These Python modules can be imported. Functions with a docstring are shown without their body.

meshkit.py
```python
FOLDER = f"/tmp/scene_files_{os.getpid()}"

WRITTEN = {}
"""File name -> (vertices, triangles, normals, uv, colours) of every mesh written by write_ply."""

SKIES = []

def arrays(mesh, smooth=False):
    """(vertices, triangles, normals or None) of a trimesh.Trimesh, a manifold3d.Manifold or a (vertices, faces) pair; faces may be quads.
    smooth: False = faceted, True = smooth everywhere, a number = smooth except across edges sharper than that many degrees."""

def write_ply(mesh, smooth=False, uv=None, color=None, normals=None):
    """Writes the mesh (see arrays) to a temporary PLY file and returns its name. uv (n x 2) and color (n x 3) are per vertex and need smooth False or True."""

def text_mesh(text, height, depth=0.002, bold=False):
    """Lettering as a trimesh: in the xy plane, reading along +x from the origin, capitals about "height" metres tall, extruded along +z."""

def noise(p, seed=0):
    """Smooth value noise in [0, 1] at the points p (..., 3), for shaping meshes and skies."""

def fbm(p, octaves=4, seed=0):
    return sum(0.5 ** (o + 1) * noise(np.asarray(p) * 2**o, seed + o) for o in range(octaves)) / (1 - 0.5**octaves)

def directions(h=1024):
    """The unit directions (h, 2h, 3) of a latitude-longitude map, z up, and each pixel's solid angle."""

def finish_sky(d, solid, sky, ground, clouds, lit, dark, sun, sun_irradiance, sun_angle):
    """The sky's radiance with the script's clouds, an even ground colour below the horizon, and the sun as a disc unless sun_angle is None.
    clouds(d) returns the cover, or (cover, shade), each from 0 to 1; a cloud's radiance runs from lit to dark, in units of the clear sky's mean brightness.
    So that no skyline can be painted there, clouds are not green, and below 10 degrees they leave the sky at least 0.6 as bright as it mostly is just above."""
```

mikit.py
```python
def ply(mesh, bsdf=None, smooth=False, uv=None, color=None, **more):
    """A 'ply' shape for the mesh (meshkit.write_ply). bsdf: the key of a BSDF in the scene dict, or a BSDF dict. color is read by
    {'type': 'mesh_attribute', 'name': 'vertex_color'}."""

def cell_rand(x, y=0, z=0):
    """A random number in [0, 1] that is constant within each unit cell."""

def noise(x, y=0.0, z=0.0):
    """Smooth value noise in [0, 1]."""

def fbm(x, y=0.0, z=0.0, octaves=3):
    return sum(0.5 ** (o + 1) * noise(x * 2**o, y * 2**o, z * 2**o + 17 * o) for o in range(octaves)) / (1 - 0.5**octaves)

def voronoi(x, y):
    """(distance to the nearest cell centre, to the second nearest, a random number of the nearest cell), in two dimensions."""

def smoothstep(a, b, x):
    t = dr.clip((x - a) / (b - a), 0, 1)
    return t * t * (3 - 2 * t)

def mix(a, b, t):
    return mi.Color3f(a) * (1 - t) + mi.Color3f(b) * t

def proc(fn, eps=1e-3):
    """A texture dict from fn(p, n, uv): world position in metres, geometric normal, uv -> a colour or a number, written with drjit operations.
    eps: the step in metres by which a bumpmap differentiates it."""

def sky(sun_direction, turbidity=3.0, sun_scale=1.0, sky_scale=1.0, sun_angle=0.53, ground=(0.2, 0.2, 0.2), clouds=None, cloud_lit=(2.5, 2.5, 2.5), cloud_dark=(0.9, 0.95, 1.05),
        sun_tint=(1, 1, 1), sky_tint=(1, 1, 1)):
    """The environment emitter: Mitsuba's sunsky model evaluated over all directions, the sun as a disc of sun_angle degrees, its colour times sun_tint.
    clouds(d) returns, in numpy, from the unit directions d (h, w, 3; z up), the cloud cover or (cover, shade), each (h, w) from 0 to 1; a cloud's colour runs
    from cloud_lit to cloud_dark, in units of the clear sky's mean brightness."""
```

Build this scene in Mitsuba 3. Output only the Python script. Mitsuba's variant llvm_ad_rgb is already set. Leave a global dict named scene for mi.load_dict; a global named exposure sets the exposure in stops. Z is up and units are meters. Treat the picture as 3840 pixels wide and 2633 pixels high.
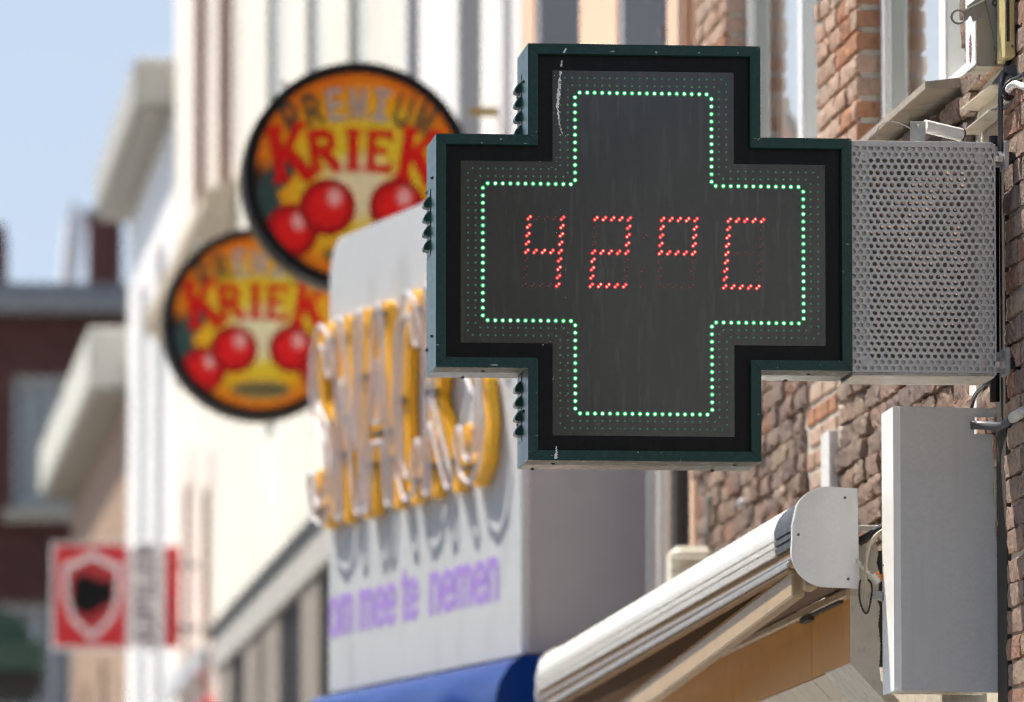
import math, random
import numpy as np, trimesh, mitsuba as mi, mikit, meshkit
import shapely
from shapely.geometry import Polygon, LineString, Point, box as sbox
from shapely import affinity
import manifold3d
T = mi.ScalarTransform4f
scene, labels = {}, {}

# ------------------------------------------------------------------ camera, sky, exposure
F = 28000.0 / 3840                      # focal length in picture widths
PITCH, YAW = math.radians(5.7795), math.radians(5.6314)
EYE = np.array([0.0, 0.0, 1.6])
FWD = np.array([math.sin(YAW)*math.cos(PITCH), math.cos(YAW)*math.cos(PITCH), math.sin(PITCH)])
scene['camera'] = {'type': 'thinlens', 'to_world': T().look_at(origin=EYE.tolist(), target=(EYE+FWD).tolist(), up=[0, 0, 1]),
                   'fov': math.degrees(2*math.atan(0.5/F)), 'fov_axis': 'x', 'aperture_radius': 0.0245, 'focus_distance': 15.78,
                   'near_clip': 0.1, 'far_clip': 2000.0}
SUN = (-0.38, 0.37, 0.848)
scene['sky'] = mikit.sky(SUN, turbidity=3.0, sun_scale=1.7, ground=(0.22, 0.23, 0.245), sun_tint=(0.87, 0.955, 1.09), sky_tint=(0.95, 1.0, 1.05),
                         clouds=lambda d: 0.3+0.55*np.exp(-np.degrees(np.arcsin(np.clip(d[..., 2], 0, 1)))/22), cloud_lit=(2.05, 2.3, 2.6))      # a summer haze, thicker towards the horizon
exposure = 1.78

# ------------------------------------------------------------------ materials
def col(c): return {'type': 'rgb', 'value': list(c)}
def pr(name, c, rough=0.5, two=True, **kw):
    b = {'type': 'principled', 'base_color': c if isinstance(c, dict) else col(c), 'roughness': rough, **kw}
    scene[name+'_material'] = {'type': 'twosided', 'bsdf': b} if two else b
    return name
def mottled(c, amount=0.18, scale=9.0, dirt=(0.12, 0.10, 0.08), dirt_amount=0.15):
    c, dirt = list(c), list(dirt)
    def fn(p, n, uv):
        a = mikit.fbm(p.x*scale, p.y*scale, p.z*scale, 4)
        d = mikit.smoothstep(0.55, 0.8, mikit.fbm(p.x*scale*2.7+5, p.y*scale*2.7, p.z*scale*1.1, 3))
        k = 1 + amount*(a-0.5)*2
        return mikit.mix(mi.Color3f(c)*k, mi.Color3f(dirt), d*dirt_amount)
    return mikit.proc(fn)
def bumped(name, c, height_fn, rough=0.8, scale=1.0, **kw):
    scene[name+'_material'] = {'type': 'twosided', 'bsdf': {'type': 'bumpmap', 'arbitrary': mikit.proc(height_fn, eps=6e-4), 'scale': scale,
                   'bsdf': {'type': 'principled', 'base_color': c if isinstance(c, dict) else col(c), 'roughness': rough, **kw}}}
    return name

def streaked(c, dirt, amount=0.5):
    """paint with rain-washed grime in vertical streaks"""
    c, dirt = list(c), list(dirt)
    def fn(p, n, uv):
        s = mikit.fbm(p.x*60, p.y*60, p.z*3.0, 3)
        q = mikit.fbm(p.x*170+3, p.y*170, p.z*150, 2)
        d = mikit.smoothstep(0.48, 0.8, s*0.7+q*0.3)
        return mikit.mix(mi.Color3f(c)*(0.94+0.12*q), mi.Color3f(dirt), d*amount)
    return mikit.proc(fn)

def green_fn(p, n, uv):
    s = mikit.fbm(p.x*60, p.y*60, p.z*4.0, 3); q = mikit.fbm(p.x*170+3, p.y*170, p.z*150, 2)
    c = mikit.mix(mi.Color3f(0.005, 0.040, 0.034)*(0.85+0.3*q), (0.03, 0.055, 0.05), mikit.smoothstep(0.48, 0.8, s*0.7+q*0.3)*0.2)
    chip = mikit.smoothstep(0.93, 0.96, mikit.noise(p.x*120+1, p.y*120, p.z*120))*mikit.smoothstep(0.5, 0.6, mikit.noise(p.x*17, p.y*17+2, p.z*17))
    return mikit.mix(c, (0.45, 0.47, 0.44), chip*0.8)
pr('green_paint', mikit.proc(green_fn), 0.28, specular=0.35)
pr('dirty_green', streaked((0.10, 0.10, 0.08), (0.30, 0.26, 0.19), 0.8), 0.55)
pr('black_film', streaked((0.003, 0.003, 0.003), (0.012, 0.012, 0.011), 0.5), 0.25, specular=0.2)
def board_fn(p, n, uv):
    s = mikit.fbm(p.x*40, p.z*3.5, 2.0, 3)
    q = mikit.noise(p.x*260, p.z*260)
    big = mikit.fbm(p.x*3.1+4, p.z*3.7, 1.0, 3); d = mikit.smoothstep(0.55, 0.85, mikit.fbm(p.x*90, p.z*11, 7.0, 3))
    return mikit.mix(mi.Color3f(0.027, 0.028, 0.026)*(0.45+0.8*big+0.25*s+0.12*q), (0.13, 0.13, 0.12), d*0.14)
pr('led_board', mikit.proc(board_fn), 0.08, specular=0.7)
pr('black_metal', (0.02, 0.02, 0.02), 0.3, metallic=0.3)
pr('dull_green_diode', (0.10, 0.30, 0.19), 0.25)
pr('dull_red_diode', (0.28, 0.07, 0.05), 0.3)
pr('droppings', (0.75, 0.74, 0.70), 0.9)
def steel_fn(p, n, uv):
    s = mikit.fbm(p.x*25, p.z*25, p.y*25, 3)
    v = mikit.smoothstep(0.5, 0.85, mikit.fbm(p.x*55+9, p.y*20, p.z*4, 3))
    return mikit.mix(mi.Color3f(0.47, 0.47, 0.47)*(0.93+0.14*s), mi.Color3f(0.58, 0.57, 0.55), v*0.3)
pr('perforated_steel', mikit.proc(steel_fn), 0.5, metallic=0.1)
pr('galvanised', mottled((0.42, 0.42, 0.42), 0.3, 40), 0.4, metallic=0.5)
pr('bright_steel', (0.62, 0.62, 0.62), 0.25, metallic=0.9)
pr('dark_steel', (0.10, 0.10, 0.11), 0.35, metallic=0.6)
pr('cast_grey', mottled((0.36, 0.35, 0.33), 0.25, 30), 0.5, metallic=0.25)
pr('beige_metal', mottled((0.60, 0.55, 0.46), 0.15, 14, (0.25, 0.2, 0.13), 0.35), 0.45)
pr('sill_metal', mottled((0.40, 0.35, 0.28), 0.2, 14, (0.16, 0.13, 0.09), 0.5), 0.5)
pr('faded_red', (0.26, 0.09, 0.11), 0.4)
pr('winch_metal', mottled((0.29, 0.265, 0.215), 0.2, 18, (0.2, 0.16, 0.1), 0.4), 0.45)
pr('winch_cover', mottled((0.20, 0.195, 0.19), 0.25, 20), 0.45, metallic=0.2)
pr('yellowed_plastic', mottled((0.56, 0.47, 0.22), 0.15, 14, (0.30, 0.17, 0.06), 0.5), 0.5)
pr('white_paint', streaked((0.76, 0.75, 0.72), (0.45, 0.42, 0.37), 0.25), 0.35, specular=0.5)
pr('white_plate', streaked((0.80, 0.80, 0.80), (0.5, 0.49, 0.46), 0.22), 0.4)
pr('cabinet_white', streaked((0.58, 0.595, 0.61), (0.44, 0.44, 0.44), 0.28), 0.4)
pr('white_frame', (0.80, 0.80, 0.78), 0.3)
pr('cream_box', (0.72, 0.69, 0.56), 0.45)
def hood_fn(p, n, uv):
    s = mikit.smoothstep(0.45, 0.75, mikit.fbm(p.x*200, p.y*40, p.z*400, 3))
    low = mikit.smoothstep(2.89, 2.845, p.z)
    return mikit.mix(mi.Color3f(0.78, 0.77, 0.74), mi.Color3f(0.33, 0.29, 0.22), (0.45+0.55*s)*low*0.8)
pr('hood_paint', mikit.proc(hood_fn), 0.3, specular=0.5, clearcoat=0.4)
pr('hood_shade_dark', streaked((0.045, 0.045, 0.05), (0.2, 0.2, 0.2), 0.6), 0.4, metallic=0.2)  # dark tone of the shadow band near the end plate, put in as colour
pr('brown_fabric', streaked((0.24, 0.15, 0.075), (0.12, 0.075, 0.04), 0.5), 0.7)
pr('dark_fabric', streaked((0.13, 0.08, 0.045), (0.08, 0.05, 0.03), 0.4), 0.8)
pr('silver_tube', (0.5, 0.48, 0.45), 0.3, metallic=0.8)
pr('orange_panel', mottled((0.60, 0.29, 0.075), 0.08, 6, (0.42, 0.18, 0.05), 0.3), 0.55, specular=0.2)
pr('tan_metal', mottled((0.42, 0.30, 0.18), 0.08, 8), 0.45)
pr('beige_soffit', mottled((0.52, 0.45, 0.34), 0.06, 7), 0.5)
pr('plaster', mottled((0.58, 0.55, 0.48), 0.12, 30, (0.3, 0.27, 0.22), 0.4), 0.8)
pr('sealant_shade_dark', (0.05, 0.045, 0.04), 0.8)
pr('black_rubber', (0.015, 0.015, 0.016), 0.45)
pr('tan_cable', (0.45, 0.38, 0.27), 0.45)
pr('grey_pipe', (0.085, 0.09, 0.105), 0.4)
pr('pale_pipe', (0.62, 0.60, 0.55), 0.45)
pr('orange_plastic', (0.80, 0.22, 0.04), 0.4)
pr('blue_vinyl', (0.003, 0.032, 0.20), 0.14, specular=0.1)
pr('panel_white', mottled((0.54, 0.56, 0.58), 0.04, 3), 0.4)
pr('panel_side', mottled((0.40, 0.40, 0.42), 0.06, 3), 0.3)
pr('lilac_print', (0.36, 0.24, 0.64), 0.6)
pr('yellow_acrylic', (0.82, 0.42, 0.012), 0.35)
pr('neon_glass', (0.62, 0.59, 0.63), 0.08, specular=0.9, clearcoat=1.0, clearcoat_gloss=0.95)
pr('peach_render', mottled((0.80, 0.55, 0.40), 0.06, 3), 0.85)
pr('cream_render', mottled((0.77, 0.735, 0.655), 0.09, 1.1), 0.85)
pr('white_render', mottled((0.80, 0.79, 0.78), 0.05, 2), 0.8)
pr('grey_frame', (0.38, 0.40, 0.43), 0.4)
pr('slate_pane', (0.075, 0.085, 0.10), 0.7, specular=0.1)
pr('slate_light', (0.15, 0.157, 0.17), 0.7, specular=0.1)
pr('blind_white', (0.62, 0.63, 0.60), 0.6)
pr('brown_reveal', (0.34, 0.20, 0.15), 0.7)
pr('grey_reveal', (0.42, 0.43, 0.40), 0.7)
pr('stone_trim', mottled((0.50, 0.43, 0.33), 0.08, 3), 0.8)
pr('dark_gap', (0.03, 0.032, 0.03), 0.6)
pr('shop_dark', (0.02, 0.02, 0.022), 0.6, specular=0.1)
pr('cornice_paint', mottled((0.46, 0.445, 0.41), 0.06, 2), 0.6)
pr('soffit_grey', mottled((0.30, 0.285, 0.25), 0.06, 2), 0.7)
pr('shop_stone', mottled((0.25, 0.22, 0.19), 0.08, 3), 0.8)
pr('cornice_cream', mottled((0.62, 0.61, 0.54), 0.05, 2), 0.6)
pr('far_brick', mottled((0.105, 0.038, 0.030), 0.25, 8), 0.85)
pr('tan_brick', mottled((0.33, 0.225, 0.16), 0.15, 6), 0.85)
pr('far_roof', mottled((0.22, 0.22, 0.23), 0.2, 4), 0.7)
pr('sign_black', (0.006, 0.006, 0.007), 0.5, specular=0.15)
pr('sign_brass', (0.30, 0.22, 0.07), 0.4, metallic=0.6)
pr('sign_red', (0.62, 0.012, 0.022), 0.35)
pr('sign_red_dark', (0.40, 0.008, 0.015), 0.35)
pr('sign_white', (0.78, 0.76, 0.77), 0.35)
pr('letter_red', (0.60, 0.012, 0.010), 0.6, specular=0.1)
pr('letter_dark', (0.035, 0.03, 0.012), 0.5)
pr('letter_grey', (0.33, 0.30, 0.30), 0.5)
pr('leaf_print', (0.008, 0.045, 0.04), 0.5)
pr('awning_green', (0.055, 0.115, 0.09), 0.7)
pr('pavement_stone', mottled((0.285, 0.285, 0.285), 0.15, 1.2), 0.85)
pr('asphalt', mottled((0.07, 0.07, 0.07), 0.2, 2), 0.9)
pr('opposite_brick', mottled((0.24, 0.215, 0.20), 0.2, 3), 0.85)
pr('opposite_white', (0.55, 0.55, 0.54), 0.8)
scene['window_glass_material'] = {'type': 'thindielectric', 'int_ior': 1.5}

BRICKS, MORTAR = [], None
def brick_mat(i, c):
    c = list(c)
    def fn(p, n, uv):
        a = mikit.fbm(p.x*45+i*7, p.y*45, p.z*60, 3)
        s = mikit.smoothstep(0.52, 0.75, mikit.fbm(p.x*150, p.y*150+i*3, p.z*150, 3))
        w = mikit.smoothstep(0.55, 0.8, mikit.fbm(p.x*30+11, p.y*30, p.z*12+i, 3))
        k = mi.Color3f(c)*(0.65+0.7*a)
        k = mikit.mix(k, mi.Color3f(c)*0.35, s*0.6)
        return mikit.mix(k, mi.Color3f(0.50, 0.44, 0.36), w*0.30)
    def h(p, n, uv):
        return mikit.fbm(p.x*140, p.y*140, p.z*140, 4)
    return bumped(f'brick_{i}', mikit.proc(fn), h, 0.9, 0.009)
for i, c in enumerate([(0.36, 0.25, 0.195), (0.33, 0.24, 0.195), (0.29, 0.215, 0.185), (0.40, 0.30, 0.23), (0.35, 0.20, 0.145), (0.24, 0.175, 0.155)]):
    BRICKS.append(brick_mat(i, c))
SMOOTH_BRICKS = [pr(f'smooth_brick_{i}', mottled(c, 0.3, 28, (0.12, 0.06, 0.04), 0.5), 0.85) for i, c in
                 enumerate([(0.43, 0.285, 0.21), (0.47, 0.33, 0.25), (0.38, 0.185, 0.105), (0.45, 0.34, 0.26)])]
bumped('mortar', mottled((0.54, 0.50, 0.43), 0.25, 40), lambda p, n, uv: mikit.fbm(p.x*110, p.y*110, p.z*110, 3), 0.95, 0.004)

# ------------------------------------------------------------------ helpers
used = {}
def key_of(name):
    if name not in used:
        used[name] = 0
        return name
    used[name] += 1
    return f'{name}_{used[name]:03d}'
def put(name, mesh, mat, smooth=False, parent=None, **kw):
    k = key_of((parent + '__' if parent else '') + name)
    scene[k] = mikit.ply(mesh, mat+'_material', smooth=smooth, **kw)
    return k
def put_shape(name, shape, parent, m, mat=None):
    k = key_of((parent + '__' if parent else '') + name)
    scene[k] = {**shape, 'to_world': T(m.tolist())}
    if mat: scene[k]['bsdf'] = {'type': 'ref', 'id': mat+'_material'}
    return k
def tag(k, label=None, cat=None, group=None, kind=None):
    d = {}
    if label: d['label'] = label
    if cat: d['category'] = cat
    if group: d['group'] = group
    if kind: d['kind'] = kind
    labels[k] = d
    return k
def thing(name, label, cat, group=None):
    return tag(key_of(name), label, cat, group)
def cat_(ms): return trimesh.util.concatenate([m for m in ms if m is not None])
def bx(x0, x1, y0, y1, z0, z1, b=0.0):
    lo, hi = np.array([x0, y0, z0], float), np.array([x1, y1, z1], float)
    lo, hi = np.minimum(lo, hi), np.maximum(lo, hi)
    if b <= 0:
        m = trimesh.creation.box(extents=hi-lo); m.apply_translation((lo+hi)/2); return m
    b = min(b, 0.45*(hi-lo).min())
    pts = []
    for sx in (0, 1):
        for sy in (0, 1):
            for sz in (0, 1):
                c = np.where([sx, sy, sz], hi, lo); s = np.where([sx, sy, sz], -1, 1)*b
                for ax in range(3):
                    q = c + s; q[ax] = c[ax]; pts.append(q)
    return trimesh.convex.convex_hull(np.array(pts))
def frame(origin, e1, e3=None):
    """local (u, v, w): u along e1, v up, w towards the viewer of the sign"""
    e1 = np.array([e1[0], e1[1], 0.0]); e1 /= np.linalg.norm(e1)
    ez = np.array([0, 0, 1.0]); e3 = np.cross(e1, ez)
    m = np.eye(4); m[:3, 0], m[:3, 1], m[:3, 2], m[:3, 3] = e1, ez, e3, origin
    return m
FACE = lambda x, y, z: frame((x, y, z), (1, 0))          # faces the camera (-y)
STREET = lambda x, y, z: frame((x, y, z), (0, -1))       # faces the street (-x), u = -y
def ext(poly, w0, w1, m=None):
    parts = [trimesh.creation.extrude_polygon(g, w1-w0, engine='earcut') for g in getattr(poly, 'geoms', [poly]) if g.area > 1e-9]
    r = cat_(parts); r.apply_translation([0, 0, w0])
    if m is not None: r.apply_transform(m)
    return r
def prism_y(poly, y0, y1):
    """polygon in (x, z) extruded along y"""
    return ext(poly, -y1, -y0, FACE(0, 0, 0))
def tube(pts, r, sides=10, ends=True):
    p = np.asarray(pts, float); r = np.broadcast_to(r, len(p))
    t = np.gradient(p, axis=0); t /= np.linalg.norm(t, axis=1, keepdims=True)+1e-12
    a = np.cross(t[0], [0, 0, 1.0] if abs(t[0][2]) < 0.9 else [1.0, 0, 0]); A = []
    for i in range(len(p)):
        a = a - t[i]*(a@t[i]); a /= np.linalg.norm(a); A.append(a)
    A = np.array(A); B = np.cross(t, A); g = np.arange(sides)*2*np.pi/sides
    v = (p[:, None] + r[:, None, None]*(np.cos(g)[None, :, None]*A[:, None] + np.sin(g)[None, :, None]*B[:, None])).reshape(-1, 3)
    f = []
    for i in range(len(p)-1):
        for j in range(sides):
            a0, a1, b0, b1 = i*sides+j, i*sides+(j+1) % sides, (i+1)*sides+j, (i+1)*sides+(j+1) % sides
            f += [[a0, a1, b1], [a0, b1, b0]]
    if ends:
        n = len(v); v = np.vstack([v, p[0], p[-1]]); k = (len(p)-1)*sides
        for j in range(sides):
            f += [[n, (j+1) % sides, j], [n+1, k+j, k+(j+1) % sides]]
    m = trimesh.Trimesh(v, np.array(f), process=False)
    if m.volume < 0: m.invert()
    return m
def spline(pts, n=24):
    p = np.asarray(pts, float); t = np.linspace(0, 1, len(p)); q = np.linspace(0, 1, n)
    from scipy.interpolate import CubicSpline
    return CubicSpline(t, p, axis=0)(q)
def rod(a, b, r, sides=14): return tube([a, b], r, sides)
def arc(cx, cy, r, a0, a1, n=10):
    return [(cx+r*math.cos(math.radians(a)), cy+r*math.sin(math.radians(a))) for a in np.linspace(a0, a1, n)]
def txt(s, h, w0, w1, m, bold=True, center=None, width=None):
    t = meshkit.text_mesh(s, h, depth=w1-w0, bold=bold)
    lo, hi = t.bounds
    if width: t.apply_scale([width/(hi[0]-lo[0]), 1, 1]); lo, hi = t.bounds
    if center is not None: t.apply_translation([center-(lo[0]+hi[0])/2, 0, 0])
    t.apply_translation([0, 0, w0]); t.apply_transform(m); return t

# ================================================================== the setting
k = put('pavement', bx(-1.5, 2.7, -39.9, 90, -0.3, 0.0), 'pavement_stone'); tag(k, kind='structure')
k = put('road', bx(-40, 60, -60.1, 140, -0.6, -0.12), 'asphalt'); tag(k, kind='structure')
k = put('pavement', bx(-9.5, -6.0, -39.9, 90, -0.3, 0.0), 'pavement_stone'); tag(k, kind='structure')

# ================================================================== pharmacy cross
Y0, YM, YB = 15.70, 15.808, 15.93
CX, CZ, A_, B_ = 1.832, 3.411, 0.4465, 0.250
def crossp(a, b):
    return [(b, a), (b, b), (a, b), (a, -b), (b, -b), (b, -a), (-b, -a), (-b, -b), (-a, -b), (-a, b), (-b, b), (-b, a)]
CROSS = thing('pharmacy_cross', 'dark green cross-shaped pharmacy sign lit with green diodes and a red 42 degree reading', 'sign')
MF = FACE(CX, Y0, CZ)
outer, FW = crossp(A_, B_), 0.0222
inner = crossp(A_-FW, B_-FW)
for i in range(12):
    j = (i+1) % 12
    for depth, y_, nm in ((YM-Y0, 0.0, 'frame_profile'), (YB-YM-0.0012, YM-Y0+0.0012, 'rear_profile')):
        quad = Polygon([outer[i], outer[j], inner[j], inner[i]]).buffer(-0.00035, join_style=2)
        (ax, az), (bx_, bz) = outer[i], outer[j]
        under = abs(az-bz) < 1e-6 and az < 0
        m = ext(quad, -y_-depth, -y_, MF)
        put(nm, m, 'green_paint', parent=CROSS)
        if under and nm == 'frame_profile':     # grime on the undersides of the front profiles
            lo, hi = min(ax, bx_)+0.004, max(ax, bx_)-0.004
            put('grime', bx(CX+lo, CX+hi, Y0+0.004, YM-0.004, CZ+az-0.0006, CZ+az+0.001), 'dirty_green', parent=CROSS)
put('core', ext(Polygon(crossp(A_-0.004, B_-0.004)), -(YB-Y0)+0.003, -0.026, MF), 'black_metal', parent=CROSS)
put('display_border', ext(Polygon(crossp(A_-0.012, B_-0.012)), -0.0255, -0.0225, MF), 'black_film', parent=CROSS)
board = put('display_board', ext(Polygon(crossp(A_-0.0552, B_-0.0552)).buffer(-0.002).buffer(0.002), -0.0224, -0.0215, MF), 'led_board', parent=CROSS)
# diodes
ico = trimesh.creation.icosphere(subdivisions=2, radius=1.0)
def diode(name, mat, emit=None):
    sh = mikit.ply(ico, mat+'_material', smooth=True)
    if emit: sh['emitter'] = {'type': 'area', 'radiance': col(emit)}
    return sh
def variants(name, mat, c): return [diode(name, mat, [x*k for x in c]) for k in (0.55, 1.0, 1.0, 1.3)]
G_ON, R_ON = variants('g', 'dull_green_diode', (0.42, 2.4, 0.62)), variants('r', 'dull_red_diode', (2.8, 0.17, 0.13))
pick = random.Random(9).choice
def dm(u, v, r, d=None):
    m = np.eye(4); m[:3, :3] = np.diag([r, r if d is None else d, r]); m[:3, 3] = [CX+u, Y0+0.0215, CZ+v]; return m
H_, h_, PT = 0.3441, 0.1467, 0.01607
def contour(o):
    pts = []
    ne = 18 + (0, 2, 4)[round(o/0.01595)]
    ends = [(i-(ne-1)/2)*PT for i in range(ne)]
    arms = [0.3441-0.0102-i*0.0162 for i in range(12)]
    for e in ends:
        pts += [(e, H_+o), (e, -H_-o), (H_+o, e), (-H_-o, e)]
    for a in arms:
        for s in (1, -1):
            for q in (1, -1):
                pts += [(s*(h_+o), q*(a+o)), (q*(a+o), s*(h_+o))]
    return pts
def lens_halos(name, mat, glow, spots, r):  # glowing discs round the lit diodes, adding bloom as a halo
    ms = []
    for u, v in spots:
        m = ico.copy(); m.apply_scale([r, 0.0007, r]); m.apply_translation([CX+u, Y0+0.0215, CZ+v]); ms.append(m)
    k = put(name, cat_(ms), mat, True, CROSS, emitter={'type': 'area', 'radiance': col(glow)}); tag(k, kind='stuff')
for u, v in contour(0.0): put_shape('green_diode', pick(G_ON), CROSS, dm(u, v, 0.0026))
lens_halos('green_lens_halos', 'dull_green_diode', (0.0, 0.085, 0.016), contour(0.0), 0.0052)
dull = []
rng = random.Random(5)
for o in (0.01595, 0.0319):
    for u, v in contour(o):
        s = ico.copy(); s.apply_scale(0.0025); s.apply_translation([CX+u, Y0+0.0215, CZ+v]); dull.append(s)
tag(put('unlit_green_diodes', cat_(dull), 'dull_green_diode', True, CROSS), 'unlit grey-green diodes', kind='stuff')
# red digits: pairs of diodes on slanted seven-segment figures
SEG = {'4': 'LR', }
def cells(c):
    top, mid, bot = [(i, 0) for i in range(5)], [(i, 4) for i in range(5)], [(i, 8) for i in range(5)]
    lu, ll, ru, rl = [(0, i) for i in range(5)], [(0, i) for i in range(4, 9)], [(4, i) for i in range(5)], [(4, i) for i in range(4, 9)]
    on = {'4': lu+ru+rl+mid, '2': top+ru+mid+ll+bot, 'o': top+lu+ru+mid, 'C': top+lu+ll+bot}[c]
    return set(on), set(top+mid+bot+lu+ll+ru+rl)
PX = 5.73e-4
dull, lit = [], []
for q, c in enumerate('42oC'):
    on, every = cells(c)
    ou, ov = -0.2450+q*0.1432, 0.0735
    for (i, j) in sorted(every):
        for s in (1, -1):
            u, v = ou+i*31.2*PX-j*2.25*PX+s*4.4*PX, ov-j*31.3*PX+s*4.4*PX
            if (i, j) in on: put_shape('red_diode', pick(R_ON), CROSS, dm(u, v, 0.0022)); lit.append((u, v))
            else:
                m = ico.copy(); m.apply_scale(0.0022); m.apply_translation([CX+u, Y0+0.0215, CZ+v]); dull.append(m)
for (u, v) in ((0.0035, 0.036), (-0.0015, -0.036), (-0.003, -0.070)):
    for s in (1, -1):
        m = ico.copy(); m.apply_scale(0.0022); m.apply_translation([CX+u+s*4.4*PX, Y0+0.0215, CZ+v+s*4.4*PX]); dull.append(m)
tag(put('unlit_red_diodes', cat_(dull), 'dull_red_diode', True, CROSS), 'unlit brownish red diodes', kind='stuff')
lens_halos('red_lens_halos', 'dull_red_diode', (0.17, 0.0, 0.004), lit, 0.0043)
# screws on the sides, vents, bird droppings
dome = trimesh.creation.icosphere(subdivisions=2, radius=0.0042)
def screw(x, y, z, parent=CROSS, r=1.0, mat='black_metal'):
    m = dome.copy(); m.apply_scale(r); m.apply_translation([x, y, z]); put('screw', m, mat, True, parent)
for (x, z) in ((-B_-0.0005, 0.375), (-A_-0.0005, 0.165), (-A_-0.0005, -0.175), (-B_-0.0005, -0.335), (B_+0.0005, 0.37), (B_+0.0005, -0.39)):
    screw(CX+x, Y0+0.085, CZ+z); screw(CX+x, YB-0.025, CZ+z-0.018)
for (x, z) in ((-0.39, B_), (-0.18, A_), (0.17, A_), (0.35, B_)):
    screw(CX+x, Y0+0.06, CZ+z+0.0005); 
for (x, z) in ((-0.34, -B_), (-0.19, -A_), (0.20, -A_), (0.36, -B_)):
    screw(CX+x, Y0+0.062, CZ+z-0.0005); screw(CX+x-0.03, YB-0.022, CZ+z-0.0005)
def vent(x, zc, side):
    v = key_of(CROSS+'__vent')
    put('plate', bx(x-0.0015, x+0.0015, 15.826, 15.906, zc-0.072, zc+0.072, 0.001), 'green_paint', parent=v)
    for i in range(4):
        zt = zc+0.058-i*0.031
        pts = []
        for y, s in ((15.834, 0.0), (15.844, 1.0), (15.888, 1.0), (15.898, 0.0)):
            for (dx, dz) in ((0.0, 0.0), (0.0, -0.024), (0.006*s, -0.003), (0.0125*s, -0.014), (0.0135*s, -0.021), (0.010*s, -0.0245)):
                pts.append([x+side*dx, y, zt+dz])
        put('louver', trimesh.convex.convex_hull(np.array(pts)), 'green_paint', 25, v)
vent(CX-B_, CZ+0.325, -1); vent(CX-A_, CZ+0.075, -1); vent(CX-B_, CZ-0.322, -1); vent(CX+B_, CZ+0.325, 1); vent(CX+B_, CZ-0.325, 1)
rng = np.random.default_rng(3)
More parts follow.
